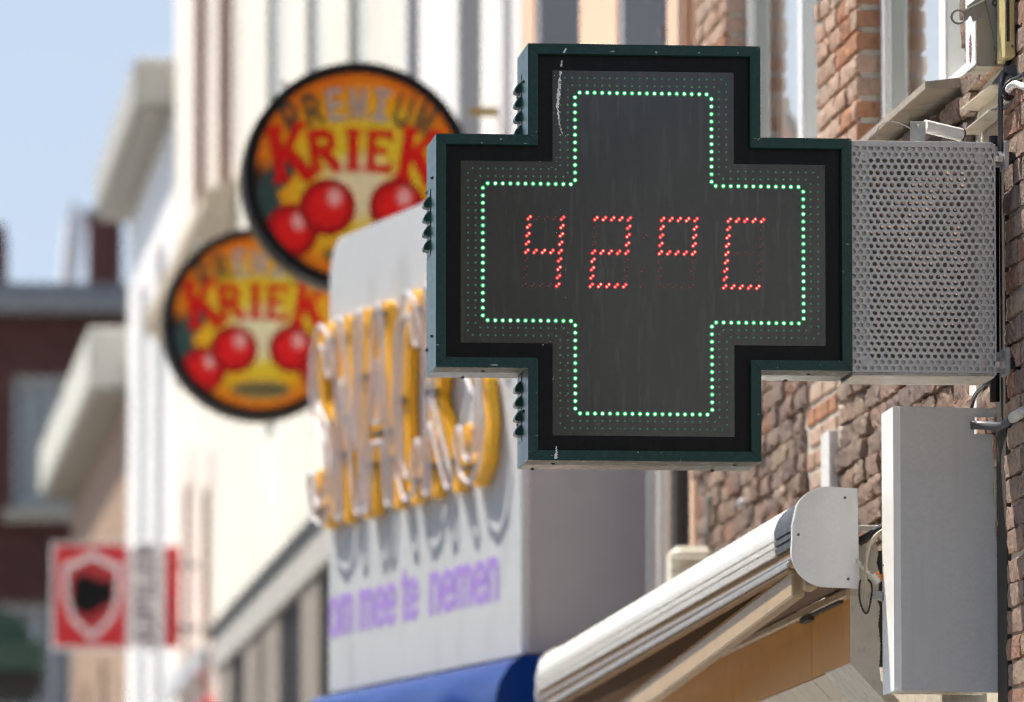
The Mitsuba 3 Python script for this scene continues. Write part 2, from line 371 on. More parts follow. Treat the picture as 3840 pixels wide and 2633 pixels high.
def streak(pts, ws, w0, w1):
    p = np.array(pts); q = []
    ys = np.linspace(p[0, 1], p[-1, 1], 40); xs = np.interp(-ys, -p[:, 1], p[:, 0]); w = np.interp(-ys, -p[:, 1], ws)
    w = w*(0.35+1.1*rng.random(40)); xs = xs+rng.normal(0, 0.0007, 40)
    return ext(Polygon([(a-b, c) for a, b, c in zip(xs, w, ys)]+[(a+b, c) for a, b, c in list(zip(xs, w, ys))[::-1]]).buffer(0), w0, w1, MF)
put('dropping', streak([(-0.168, 0.436), (-0.173, 0.426)], [0.0015, 0.002], 0.0, 0.0008), 'droppings', parent=CROSS)
put('dropping', streak([(-0.175, 0.413), (-0.176, 0.40)], [0.001, 0.0018], -0.0222, -0.0212), 'droppings', parent=CROSS)
put('dropping', streak([(-0.178, 0.39), (-0.181, 0.345), (-0.184, 0.31), (-0.180, 0.28), (-0.174, 0.252)], [0.0018, 0.0042, 0.0025, 0.0012, 0.0006], -0.0216, -0.0208), 'droppings', parent=CROSS)
put('dropping', streak([(-0.190, -0.416), (-0.189, -0.428), (-0.191, -0.4435)], [0.0005, 0.002, 0.0035], 0.0, 0.0008), 'droppings', parent=CROSS)
specks = []
for i in range(34):
    u, v = -0.185+rng.normal(0, 0.012), rng.uniform(-0.36, 0.40)
    s = ico.copy(); s.apply_scale([0.0006, 0.0002, 0.0007*rng.uniform(0.6, 2)]); s.apply_translation([CX+u, Y0+0.0215, CZ+v]); specks.append(s)
tag(put('specks', cat_(specks), 'droppings', True, CROSS), kind='stuff')

# ================================================================== perforated bracket between the cross and the wall
BR = thing('perforated_bracket', 'grey perforated steel box joining the green cross to the brick wall', 'bracket')
px0, px1, pz0, pz1 = 2.2805, 2.588, 3.1535, 3.6595
def perforated(y, seed):
    plate = sbox(px0, pz0+0.008, px1, pz1-0.006)
    holes, r, p = [], 0.00495, 0.01517
    row = 0; z = pz1-0.0165
    while z > pz0+0.012:
        x = px0+0.0115+(0.5*p if row % 2 else 0.0)
        if row % 2: x -= p
        while x < px1+r:
            c = Point(x, z).buffer(r, quad_segs=4)
            holes.append(c); x += p
        z -= p*0.866; row += 1
    perf = plate.difference(shapely.union_all(holes))
    return ext(perf, 0, 0.0022, FACE(0, y, 0))
put('front_plate', perforated(15.7222, 0), 'perforated_steel', parent=BR)
put('rear_plate', perforated(15.905, 1), 'winch_cover', parent=BR)  # darker than the front plate: interior shade put into its colour
put('top_strip', bx(px0, px1-0.004, 15.7185, 15.7215, pz1-0.0125, pz1, 0.0008), 'perforated_steel', parent=BR)
put('edge_strip', bx(px1+0.0005, px1+0.0045, 15.7195, 15.745, pz0+0.004, pz1-0.004, 0.001), 'perforated_steel', parent=BR)
put('bottom_panel', bx(px0+0.001, px1, 15.7245, 15.903, pz0-0.001, pz0+0.002), 'beige_metal', parent=BR)
put('top_panel', bx(px0+0.001, px1, 15.7245, 15.903, pz1-0.004, pz1-0.001), 'galvanised', parent=BR)
for y in (15.728, 15.896):
    put('flange', bx(px0+0.001, px0+0.040, y, y+0.003, pz0+0.003, pz1-0.005), 'galvanised', parent=BR)
    put('flange', bx(px1-0.033, px1-0.001, y, y+0.003, pz0+0.003, pz1-0.005), 'galvanised', parent=BR)
    put('flange', bx(px0+0.0405, px1-0.0335, y, y+0.003, pz1-0.036, pz1-0.0055), 'galvanised', parent=BR)
    put('flange', bx(px0+0.0405, px1-0.0335, y, y+0.003, pz0+0.003, pz0+0.036), 'galvanised', parent=BR)
for (x, z, r) in ((px0+0.029, pz1-0.033, 0.011), (px1-0.03, pz1-0.036, 0.0115), (px0+0.029, pz0+0.031, 0.012), (px1-0.027, pz0+0.028, 0.009)):
    w = trimesh.creation.annulus(r_min=0.0028, r_max=r, height=0.0016, sections=28)
    w.apply_transform(FACE(x, 15.7188, z)); put('washer', w, 'galvanised', parent=BR)
    screw(x, 15.719, z, BR, 0.75, 'bright_steel')
def hexnut(x0, x1, y, z, r):
    pts = [(r*math.cos(a), r*math.sin(a)) for a in np.arange(6)*math.pi/3+0.3]
    m = trimesh.creation.extrude_polygon(Polygon(pts), x1-x0); m.apply_transform(trimesh.transformations.rotation_matrix(math.pi/2, [0, 1, 0])); m.apply_translation([x0, y, z]); return m
for z, s in ((3.632, 1), (3.188, 0)):
    put('wall_plate', bx(2.611, 2.621, 15.712, 15.775, z-0.030, z+0.029, 0.0015), 'galvanised', parent=BR)
    put('bracket_arm', bx(2.5935, 2.6105, 15.752, 15.76, z-0.022, z+0.022), 'galvanised', parent=BR)
    put('nut', hexnut(2.590, 2.600, 15.735, z-0.004, 0.012), 'bright_steel', parent=BR)
    put('nut', hexnut(2.6005, 2.6105, 15.735, z-0.004, 0.0135), 'galvanised', parent=BR)
    put('threaded_rod', rod([2.575, 15.735, z-0.004], [2.655, 15.735, z-0.004], 0.0055), 'dark_steel', 30, BR)
    put('spacer', rod([2.6225, 15.735, z-0.004], [2.645, 15.735, z-0.004], 0.013), 'black_rubber', 30, BR)
k = put('power_cable', tube(spline([(2.60, 15.80, 3.18), (2.597, 15.83, 3.16), (2.594, 15.92, 3.15), (2.592, 16.03, 3.135), (2.59, 16.07, 3.05)]), 0.0045), 'black_rubber', True)
tag(k, 'black cable hanging down behind the perforated bracket into the white box', 'cable')

# ================================================================== brick building
BB = thing('brick_building', 'weathered brown brick building with white windows carrying the pharmacy cross', 'building')
XW = 2.637
nrm = np.random.default_rng(11)
def rock_brick(L, H, D, seed, rough=1.0):
    """a rough-faced brick: the face a 6 x 4 grid pushed in and out; local x along the wall, y out of the wall, z up"""
    g = np.random.default_rng(seed); nu, nv = 9, 5
    U, V = np.linspace(0, L, nu), np.linspace(0, H, nv)
    P = np.zeros((nv, nu, 3)); tilt = g.normal(0, 0.35, 2)*rough
    for j in range(nv):
        for i in range(nu):
            q = meshkit.noise(np.array([U[i]*38+seed*7.1, V[j]*55+seed*3.3, 0.5]))-0.5
            q = q + 0.6*(meshkit.noise(np.array([U[i]*95+seed*2.1, V[j]*120, 8.5]))-0.5)
            e = D*rough*(0.42*q + 0.20*tilt[0]*(U[i]/L-0.5) + 0.25*tilt[1]*(V[j]/H-0.5) - 0.10*g.random())
            if i in (0, nu-1): e -= D*0.16*g.random()*rough
            if j in (0, nv-1): e -= D*0.12*g.random()*rough
            du = g.normal(0, 0.0022)*rough if i in (0, nu-1) else g.normal(0, L*0.025)
            P[j, i] = [U[i]+du, D*0.85+e, V[j]+g.normal(0, H*0.05)*rough]
    v = list(P.reshape(-1, 3)); f = []
    idx = lambda j, i: j*nu+i
    for j in range(nv-1):
        for i in range(nu-1):
            f += [[idx(j, i), idx(j, i+1), idx(j+1, i+1)], [idx(j, i), idx(j+1, i+1), idx(j+1, i)]]
    ring = [idx(0, i) for i in range(nu)]+[idx(j, nu-1) for j in range(1, nv)]+[idx(nv-1, i) for i in range(nu-2, -1, -1)]+[idx(j, 0) for j in range(nv-2, 0, -1)]
    base = len(v)
    for r_ in ring: q = v[r_].copy(); q[1] = 0; v.append(q)
    n = len(ring)
    for a in range(n):
        b = (a+1) % n
        f += [[ring[a], base+a, base+b], [ring[a], base+b, ring[b]]]
    m = trimesh.Trimesh(np.array(v), np.array(f), process=False)
    if m.volume < 0: m.invert()
    return m
def street_m(y_near, x, z):
    """local u along the street away from the camera, y out to the street, z up"""
    m = np.eye(4); m[:3, 0], m[:3, 1], m[:3, 2], m[:3, 3] = [0, 1, 0], [-1, 0, 0], [0, 0, 1], [x, y_near, z]; return m
COURSE, JOINT = 0.0565, 0.010
TPL = {}
def brick_shape(L, t): return rock_brick(L-JOINT, COURSE-JOINT, 0.027 if t < 9 else 0.018, 100+t+int(L*1000), 1.0 if t < 9 else 0.7)
for L in (0.25, 0.21, 0.17, 0.11):
    TPL[L] = [mikit.ply(brick_shape(L, i), BRICKS[0]+'_material', smooth=35) for i in range(18)]
put('wall', bx(2.650, 3.0, 15.87, 21.36, 0, 3.86), 'mortar', parent=BB)
put('wall', bx(2.650, 3.0, 15.87, 16.44, 3.86, 7.0), 'mortar', parent=BB)
put('wall', bx(2.646, 3.0, 14.6, 15.869, 0, 7.0), 'mortar', parent=BB)
W = BB+'__wall'
placed = []
def course_run(y0, y1, z, seed, xbase=2.660, play=0.019, rough=0):
    g = np.random.default_rng(seed); y = y1
    while y > y0+0.05:
        L = [0.25, 0.21, 0.17, 0.11][g.integers(4)]
        if y-L < y0: L = 0.11
        placed.append((L, int(g.integers(9))+9*rough, y, z+g.normal(0, 0.002), xbase-play*g.random()**1.5, int(g.choice(6, p=[.22, .22, .2, .16, .10, .10]))))
        y -= L
for i in range(28):                                     # z 2.33 .. 3.9
    z = 2.33+i*COURSE
    if z < 3.81:
        low = z > 3.60
        if z > 2.72: course_run(16.28 if z > 3.66 else 16.02, 18.42, z, 500+i, 2.646 if low else 2.660, 0.034 if low else 0.019)
        if z > 2.83: course_run(19.06, 21.30, z, 600+i)
    if z > 2.42 and i < 27: course_run(15.38, 15.865, z, 700+i, 2.652, 0.006, 1)
for i in range(27, 34): course_run(15.38, 15.865, 2.33+i*COURSE, 700+i, 2.652, 0.006, 1); course_run(15.88, 16.42, 2.33+i*COURSE, 800+i)
placed.sort(key=lambda b: b[2])
stuff = []
for n, (L, t, y, z, x, c) in enumerate(placed):
    if n < 296: put_shape('brick', TPL[L][t], W, street_m(y-L+JOINT, x, z), BRICKS[c])
    else: stuff.append((L, t, y, z, x, c))
for c in range(6):
    ms = []
    for (L, t, y, z, x, cc) in stuff:
        if cc == c:
            m = brick_shape(L, t); m.apply_transform(street_m(y-L+JOINT, x, z)); ms.append(m)
    if ms: tag(put('brickwork', cat_(ms), BRICKS[c], 35, W), kind='stuff')
k = put('wall_shade_slab', bx(2.636, 2.649, 15.872, 15.998, 2.42, 3.64), 'sealant_shade_dark', parent=BB)  # dark slab on the wall, standing in for the shadow beside the bracket
k = put('black_conduit', rod([2.622, 15.93, 3.12], [2.624, 15.93, 3.70], 0.011), 'black_rubber', 30)
tag(k, 'black vertical conduit in the dark gap between the perforated bracket and the wall', 'pipe')
# flush toothed strip with pale joints
for i in range(19):
    z = 2.78+i*COURSE
    for (y, L) in (((18.99, 0.24), (18.745, 0.24)) if i % 2 else ((19.04, 0.15), (18.885, 0.24), (18.64, 0.14))):
        m = bx(2.643, 2.660, y-L+0.014, y, z, z+COURSE-0.015, 0.003)
        put('flush_brick', m, SMOOTH_BRICKS[(i*7+int(y*100)) % 4], parent=W)
# pilasters of smooth bricks between the windows
def pilaster(y0, y1, z0, z1, seed):
    p = key_of(BB+'__pilaster'); g = np.random.default_rng(seed)
    put('mortar', bx(XW+0.016, 3.0, y0+0.005, y1, z0, z1), 'mortar', parent=p)
    n = int((z1-z0)/0.0565)
    for i in range(n):
        z, off = z0+i*0.0565, (0.0 if i % 2 else 0.094)
        y = y0
        while y < y1-0.03:
            L = 0.094 if (y == y0 and i % 2) else 0.188
            ye = min(y+L-0.011, y1-0.002)
            m = rock_brick(ye-y, 0.0425, 0.024, int(g.integers(1e6)), 0.9)
            m.apply_transform(street_m(y, XW+0.021+g.normal(0, 0.0025), z))
            put('brick', m, SMOOTH_BRICKS[int(g.choice(4, p=[.3, .35, .1, .25]))], 30, p)
            y += L
        put('brick', bx(XW+0.004, 2.74, y0-0.004+g.normal(0, 0.001), y0+0.02, z+0.001, z+0.0405, 0.002), SMOOTH_BRICKS[int(g.choice(4, p=[.25, .1, .6, .05]))], parent=p)
pilaster(18.11, 18.82, 3.861, 4.56, 21)
pilaster(20.66, 21.33, 3.99, 4.95, 22)
put('wall', bx(2.78, 3.0, 16.44, 21.36, 3.861, 7.0), 'blind_white', parent=BB)
def pane_window(y0, y1, z0, z1, mull):
    w = key_of(BB+'__window'); x = 2.716
    put('sill', prism_y(Polygon([(2.548, z0-0.030), (2.548, z0-0.014), (2.70, z0+0.006), (2.70, z0-0.022)]), y0-0.05, y1+0.02), 'sill_metal', parent=w)
    put('jamb', bx(x-0.018, x+0.04, y1-0.075, y1-0.002, z0+0.01, z1, 0.004), 'white_frame', parent=w)
    put('jamb', bx(x-0.006, x+0.04, y1-0.11, y1-0.0755, z0+0.01, z1, 0.004), 'grey_reveal', parent=w)
    put('jamb', bx(x-0.018, x+0.04, y0+0.002, y0+0.075, z0+0.01, z1, 0.004), 'white_frame', parent=w)
    put('mullion', bx(x-0.020, x+0.04, mull-0.055, mull+0.055, z0+0.01, z1, 0.006), 'white_frame', parent=w)
    put('rail', bx(x-0.016, x+0.04, y0+0.0755, mull-0.0555, z0+0.01, z0+0.085, 0.004), 'white_frame', parent=w)
    put('rail', bx(x-0.016, x+0.04, mull+0.0555, y1-0.11, z0+0.01, z0+0.085, 0.004), 'white_frame', parent=w)
    for a, b in ((y0+0.0755, mull-0.0555), (mull+0.0555, y1-0.1105)):
        put('pane', bx(x+0.012, x+0.0125, a, b, z0+0.0855, z1), 'window_glass', parent=w)
pane_window(16.46, 18.10, 3.899, 6.0, 17.10)
pane_window(18.83, 20.655, 3.899, 6.0, 19.53)
# shop fascia under the awning
FA = key_of(BB+'__fascia')
for i, (a, b) in enumerate(((16.352, 16.965), (16.972, 18.2), (18.207, 19.6), (19.607, 21.6))):
    put('panel', bx(2.364, 2.40, a, b, 2.577, 2.722, 0.001), 'orange_panel', parent=FA)
    q = np.array([[2.3655, 2.5745], [2.51, 2.42], [2.54, 2.42], [2.40, 2.5745]])
    put('soffit_panel', prism_y(Polygon(q), a+0.002, b), 'beige_soffit', parent=FA)
put('seam', bx(2.368, 2.399, 16.353, 21.6, 2.58, 2.72), 'sealant_shade_dark', parent=FA) if False else None
put('top_rail', bx(2.352, 2.40, 16.351, 21.6, 2.7225, 2.742, 0.003), 'tan_metal', parent=FA)
put('latch', bx(2.349, 2.3635, 16.92, 17.06, 2.709, 2.7215), 'sealant_shade_dark', parent=FA)
put('latch', bx(2.353, 2.3635, 16.45, 16.9, 2.7165, 2.7222), 'sealant_shade_dark', parent=FA)
pe = [(2.3645, 2.842), (2.424, 2.842), (2.428, 2.82), (2.424, 2.80), (2.431, 2.775), (2.428, 2.74), (2.424, 2.72), (2.431, 2.70), (2.427, 2.66), (2.432, 2.62), (2.429, 2.57), (2.433, 2.53), (2.436, 2.4985), (2.3645, 2.5745)]
put('plaster_block', ext(Polygon(pe), -0.4, 0, FACE(0, 16.351, 0)), 'plaster', parent=BB)
put('gap', bx(2.40, 2.66, 16.40, 16.9, 2.60, 2.83), 'sealant_shade_dark', parent=BB)
put('flashing', bx(2.36, 2.66, 16.40, 16.43, 2.874, 2.887, 0.002), 'white_paint', parent=BB)
put('shopfront', bx(2.62, 2.70, 14.6, 21.36, 0.0, 2.32), 'shop_dark', parent=BB)

# ================================================================== awning
AW = thing('shop_awning', 'white retracted awning cassette with a rounded grey-white end plate', 'awning')
def dprof(o=0.0):
    x0, x1, z0, z1, r = 2.2215-o, 2.3665, 2.736-o, 2.9555+o, 0.078
    return Polygon([(x1, z1)]+arc(x0+r+0.004, z1-r, r+0.004, 90, 150, 8)+[(x0, 2.872), (x0+0.0003, 2.845)]+arc(x0+r, z0+r+0.004, r+0.002, 180, 270, 10)+[(x1+0.004, z0)])
end = ext(dprof(), -0.006, 0, FACE(0, 16.246, 0))
put('end_plate', end, 'white_plate', parent=AW)
put('end_lip', ext(dprof(0.0006).difference(dprof(-0.004)), -0.016, -0.0065, FACE(0, 16.246, 0)), 'white_frame', parent=AW)
for (x, z) in ((2.3392, 2.9349), (2.2351, 2.8528), (2.3455, 2.7554)): screw(x, 16.2465, z, AW, 0.8, 'dark_steel')
prof = [(2.366, 2.950)]+arc(2.304, 2.868, 0.082, 90, 172, 14)+[(2.2230, 2.868), (2.2232, 2.8645), (2.2290, 2.8635), (2.2290, 2.8590), (2.2233, 2.858), (2.2238, 2.8485), (2.2295, 2.8475), (2.2295, 2.8430), (2.2242, 2.842), (2.2262, 2.829)]
inn = [(2.2320, 2.829), (2.2335, 2.868)]+arc(2.304, 2.868, 0.0775, 172, 90, 14)+[(2.366, 2.945)]
hood = Polygon(prof+inn).buffer(0)
def tilt(m):      # the cassette sags a little towards its far end
    v = m.vertices.copy(); k = (v[:, 1]-16.25)/5.35; v[:, 0] -= 0.020*k; v[:, 2] -= 0.026*k
    return trimesh.Trimesh(v, m.faces, process=False)
put('hood_shade_band', tilt(prism_y(hood, 16.262, 16.545)), 'hood_shade_dark', 30, AW)  # hood section carrying the painted shadow band
put('hood', tilt(prism_y(hood.buffer(0.0006), 16.5455, 21.6)), 'hood_paint', 30, AW)
capp = Polygon(arc(2.304, 2.868, 0.0815, 0, 360, 40))
put('far_end_plate', tilt(prism_y(dprof(), 21.6, 21.62)), 'white_plate', parent=AW)
put('roller', tilt(rod([2.275, 16.26, 2.838], [2.275, 21.6, 2.838], 0.033, 24)), 'brown_fabric', 30, AW)
put('guide_bar', tilt(prism_y(Polygon([(2.2325, 2.8285), (2.245, 2.828), (2.245, 2.812), (2.2325, 2.812)]), 16.262, 21.6)), 'brown_fabric', parent=AW)
put('guide_bar', tilt(prism_y(Polygon(arc(2.2385, 2.8085, 0.0075, 0, 360, 14)), 16.262, 21.6)), 'silver_tube', 30, parent=AW)
put('guide_bar', tilt(prism_y(Polygon([(2.234, 2.7995), (2.250, 2.7995), (2.250, 2.786), (2.234, 2.786)]), 16.262, 21.6)), 'dark_fabric', parent=AW)
put('backing', tilt(prism_y(Polygon([(2.30, 2.75), (2.364, 2.75), (2.364, 2.93), (2.31, 2.93)]), 16.262, 21.6)), 'dark_fabric', parent=AW)
def along(a, b, w, h, bev=0.002):
    """a bar of section w x h from a to b"""
    a, b = np.array(a, float), np.array(b, float); d = b-a; L = np.linalg.norm(d); d /= L
    s = np.cross(d, [0, 0, 1.0]); s /= np.linalg.norm(s); u = np.cross(s, d)
    m = bx(-w/2, w/2, 0, L, -h/2, h/2, bev); M = np.eye(4); M[:3, 0], M[:3, 1], M[:3, 2], M[:3, 3] = s, d, u, a
    m.apply_transform(M); return m
put('front_rail', along((2.219, 16.29, 2.790), (2.172, 21.5, 2.729), 0.007, 0.013), 'galvanised', parent=AW)
put('front_rail', along((2.230, 16.30, 2.780), (2.185, 21.5, 2.717), 0.02, 0.009), 'brown_fabric', parent=AW)
put('arm', along((2.247, 16.335, 2.7510), (2.2417, 20.3, 2.617), 0.030, 0.058, 0.004), 'tan_metal', parent=AW)
put('arm_joint', along((2.268, 16.275, 2.752), (2.268, 16.36, 2.749), 0.03, 0.03, 0.004), 'tan_metal', parent=AW)
put('arm_edge', along((2.235, 16.34, 2.7815), (2.2297, 20.3, 2.6475), 0.003, 0.0025, 0), 'orange_panel', parent=AW)

# ================================================================== white light box on the wall
LB = thing('wall_cabinet', 'tall flat white metal box on the brick wall, sunlit along its left side', 'box')
fp = Polygon([(2.4255, 2.497), (2.642, 2.493), (2.640, 2.60), (2.642, 2.70), (2.640, 2.80), (2.634, 2.83), (2.631, 2.88), (2.629, 2.93), (2.6285, 2.95), (2.632, 2.99), (2.627, 3.02), (2.630, 3.056), (2.588, 3.056), (2.5895, 3.0925), (2.636, 3.0925), (2.636, 3.112), (2.4255, 3.1155)])
put('front_plate', ext(fp, -0.003, 0, FACE(0, 16.0, 0)), 'cabinet_white', parent=LB)
put('corner', prism_y(Polygon([(0, 0)]), 0, 1) if False else cat_([trimesh.convex.convex_hull(np.array([[x, y, z] for z in (2.497, 3.1155) for (x, y) in ((2.4252, 16.0002), (2.4122, 16.014), (2.4142, 16.016), (2.4252, 16.003))]))]), 'white_frame', parent=LB)
put('side_panel', bx(2.4118, 2.4148, 16.0142, 16.185, 2.497, 3.1155, 0.0006), 'white_frame', parent=LB)
put('top_panel', bx(2.415, 2.58, 16.0032, 16.185, 3.111, 3.114), 'white_frame', parent=LB)
put('bottom_panel', bx(2.415, 2.63, 16.0032, 16.185, 2.499, 2.502), 'white_frame', parent=LB)
screw(2.4115, 16.16, 2.78, LB, 0.5, 'dark_steel')
k = put('sealant', ext(Polygon([(2.6305, 2.98), (2.634, 2.93), (2.633, 2.89), (2.639, 2.84), (2.650, 2.83), (2.655, 2.99)]), -0.02, -0.004, FACE(0, 16.0, 0)), 'plaster', parent=LB)
k = put('ledge', bx(2.43, 2.66, 16.0, 16.2, 2.455, 2.468), 'beige_metal', parent=BB)
k = put('drain_pipe', tube(spline([(2.580, 15.992, 3.0745), (2.612, 15.965, 3.071), (2.630, 15.90, 3.0655), (2.636, 15.84, 3.068), (2.634, 15.76, 3.070), (2.628, 15.62, 3.068)], 30), 0.0098, 14), 'grey_pipe', True)
tag(k, 'grey bent plastic pipe entering the notch of the white wall box', 'pipe')
k = put('pipe_sleeve', tube(spline([(2.6345, 15.77, 3.070), (2.632, 15.70, 3.069), (2.626, 15.58, 3.067)], 12), 0.0116, 14), 'pale_pipe', True)
tag(k, 'pale plastic sleeve on the grey pipe at the right edge', 'pipe')
k = put('trunking', bx(2.624, 2.640, 16.19, 16.29, 3.02, 3.40, 0.001), 'white_paint'); tag(k, 'short white cable trunking rising above the white wall box', 'trunking')
k = put('trunking', bx(2.610, 2.634, 18.40, 18.55, 2.75, 3.282, 0.002), 'white_paint'); tag(k, 'white cable trunking on the bricks above the awning end plate', 'trunking')

# loose cables beside the awning
k = put('tan_cable', tube(spline([(2.452, 16.22, 2.872), (2.42, 16.2, 2.862), (2.392, 16.2, 2.838), (2.380, 16.2, 2.80), (2.377, 16.2, 2.74), (2.376, 16.2, 2.677)], 30), 0.0042), 'tan_cable', True)
tag(k, 'tan cable curving down from the white wall box', 'cable')
k = put('tan_cable', tube(spline([(2.366, 16.24, 2.795), (2.376, 16.21, 2.776), (2.390, 16.19, 2.756), (2.401, 16.19, 2.744)], 14), 0.0052), 'beige_metal', True)
tag(k, 'short brown-grey cable ending at the orange levers', 'cable')
k = put('black_wire', tube(spline([(2.370, 16.23, 2.752), (2.3645, 16.21, 2.733), (2.3655, 16.2, 2.70), (2.3765, 16.19, 2.676), (2.386, 16.19, 2.70), (2.391, 16.2, 2.735), (2.378, 16.2, 2.752)], 34), 0.0021, 8), 'black_rubber', True)
tag(k, 'thin black wire looping below the awning end plate', 'wire')
LC = thing('lever_connector', 'small clear wire connector with orange levers beside the awning', 'connector')
mm = np.eye(4)
R = trimesh.transformations.rotation_matrix(math.radians(-38), [0, 1, 0], [2.404, 16.185, 2.757])
def rot(m): m.apply_transform(R); return m
put('body', rot(bx(2.390, 2.406, 16.178, 16.192, 2.745, 2.768, 0.002)), 'pale_pipe', parent=LC)
for i in range(3): put('lever', rot(bx(2.4005, 2.4105, 16.1755, 16.184, 2.7462+i*0.0075, 2.7515+i*0.0075, 0.001)), 'orange_plastic', parent=LC)
k = put('cable_gland', cat_([rod([2.399, 16.19, 2.717], [2.415, 16.17, 2.711], 0.011)]), 'cast_grey', 30); tag(k, 'grey round cable gland below the orange levers', 'gland')
k = put('black_pipe', rod([2.385, 16.33, 2.845], [2.44, 16.22, 2.880], 0.010), 'grey_pipe', 30); tag(k, 'dark grey pipe resting on the plaster block behind the awning', 'pipe')

# ================================================================== fittings at the top right
JB = thing('wall_winch', 'beige metal box with a ring handle on the upper right wall', 'winch')
put('body', trimesh.convex.convex_hull(np.array([[x, y, z] for (x, y) in ((2.570, 15.82), (2.608, 15.82), (2.608, 15.95), (2.570, 15.95)) for z in (3.838, 4.3)])), 'winch_metal', parent=JB)
put('side_plate', bx(2.5665, 2.5695, 15.818, 15.952, 3.842, 4.3, 0.0008), 'white_frame', parent=JB)
put('cover', ext(Polygon([(2.588, 4.3), (2.588, 3.985), (2.6065, 3.90), (2.613, 3.846), (2.6215, 3.842), (2.624, 3.88), (2.6205, 3.92), (2.624, 3.97), (2.622, 4.3)]), 0.0, 0.004, FACE(0, 15.816, 0)), 'winch_cover', parent=JB)
put('edge_bead', tube(spline([(2.618, 15.811, 3.85), (2.622, 15.811, 3.885), (2.6175, 15.811, 3.93), (2.622, 15.811, 3.98), (2.619, 15.811, 4.03), (2.621, 15.811, 4.3)], 30), 0.0035, 8), 'cast_grey', True, JB)
hole = trimesh.creation.annulus(0.0035, 0.0075, 0.003, sections=24); hole.apply_transform(FACE(2.609, 15.8115, 3.975)); put('socket', hole, 'black_metal', parent=JB)
put('lens', trimesh.creation.icosphere(2, 1.0).apply_scale([0.0016, 0.016, 0.032]).apply_translation([2.5663, 15.885, 3.885]), 'faded_red', True, JB)
ring = trimesh.creation.torus(0.0145, 0.0026, 32, 10); ring.apply_transform(FACE(2.5264, 15.80, 3.942)); put('ring', ring, 'winch_cover', True, JB)
lever = affinity.translate(Polygon([(2.546, 3.912), (2.560, 3.918), (2.582, 3.931), (2.590, 3.918), (2.588, 3.898), (2.570, 3.892), (2.567, 3.8895), (2.565, 3.896), (2.5625, 3.903), (2.559, 3.902), (2.553, 3.893), (2.545, 3.889)]), -0.008, 0.042)
put('lever', ext(lever, -0.004, 0.004, FACE(0, 15.80, 0)), 'winch_cover', parent=JB)
put('lever_rib', along((2.540, 15.7945, 3.9565), (2.583, 15.7945, 3.978), 0.005, 0.003, 0.0005), 'cast_grey', parent=JB)
put('lever_arm', along((2.550, 15.81, 3.962), (2.592, 15.812, 3.995), 0.005, 0.012, 0.001), 'winch_cover', parent=JB)
YB_ = thing('meter_box', 'yellowed plastic box with a black strip in the upper right corner', 'box')
put('body', bx(2.612, 2.6345, 15.70, 15.81, 3.842, 4.3, 0.003), 'yellowed_plastic', parent=YB_)
put('strip', bx(2.6145, 2.6215, 15.697, 15.7005, 3.875, 4.3, 0.001), 'black_rubber', parent=YB_)
put('emblem', rod([2.627, 15.6975, 3.865], [2.627, 15.7005, 3.865], 0.003), 'dark_steel', parent=YB_)
TR = thing('cable_tray', 'bent beige metal cable tray on the wall under the yellowed box', 'tray')
put('channel', prism_y(Polygon([(2.603, 3.803), (2.6025, 3.8005), (2.6405, 3.7985), (2.6405, 3.7505), (2.600, 3.7475), (2.600, 3.7445), (2.6435, 3.7455), (2.6435, 3.8025)]), 15.84, 16.25), 'beige_metal', parent=TR)
for y in (15.95, 16.1): put('slot', bx(2.6392, 2.6402, y, y+0.02, 3.768, 3.779), 'black_rubber', parent=TR)
put('lower_leaf', trimesh.convex.convex_hull(np.array([[2.602, 15.835, 3.7460], [2.602, 15.835, 3.7435], [2.6440, 15.66, 3.759], [2.6445, 15.66, 3.752], [2.642, 15.835, 3.7462], [2.648, 15.68, 3.7525]])), 'winch_cover', parent=TR)
put('upper_leaf', trimesh.convex.convex_hull(np.array([[2.604, 15.835, 3.8022], [2.614, 15.72, 3.8245], [2.6375, 15.70, 3.8255], [2.6395, 15.70, 3.788], [2.640, 15.835, 3.8020], [2.6380, 15.72, 3.8252]])), 'dark_steel', parent=TR)
k = put('black_cable', tube(spline([(2.630, 15.77, 3.845), (2.620, 15.75, 3.820), (2.608, 15.73, 3.785), (2.605, 15.725, 3.745), (2.6045, 15.725, 3.70), (2.606, 15.735, 3.66), (2.606, 15.735, 3.62)], 30), 0.006), 'dark_steel', True)
tag(k, 'thick dark cable running down to the top of the perforated bracket', 'cable')
k = put('white_hose', tube(spline([(2.618, 15.70, 3.770), (2.624, 15.68, 3.778), (2.632, 15.66, 3.778), (2.636, 15.62, 3.768), (2.636, 15.5, 3.75)], 24), 0.0085), 'white_paint', True)
tag(k, 'white hose bending out of the dark tray at the right edge', 'hose')
k = put('black_hose', tube(spline([(2.632, 15.74, 3.760), (2.616, 15.72, 3.758), (2.611, 15.705, 3.768), (2.620, 15.70, 3.785), (2.632, 15.68, 3.790), (2.636, 15.55, 3.79)], 24), 0.007), 'black_rubber', True)
tag(k, 'black hose coiled beside the white hose at the right edge', 'hose')
SP = thing('tube_arm', 'white tube clamped to the top of the perforated bracket', 'arm')
put('clamp', bx(2.418, 2.450, 15.775, 15.781, 3.662, 3.710, 0.001), 'galvanised', parent=SP)
screw(2.433, 15.774, 3.700, SP, 0.9, 'bright_steel')
put('tube', rod([2.4515, 15.80, 3.703], [2.536, 15.83, 3.689], 0.0145, 20), 'white_paint', 35, SP)
put('tube_cap', rod([2.5362, 15.83, 3.689], [2.5395, 15.8312, 3.6885], 0.015, 20), 'dark_steel', 35, SP)
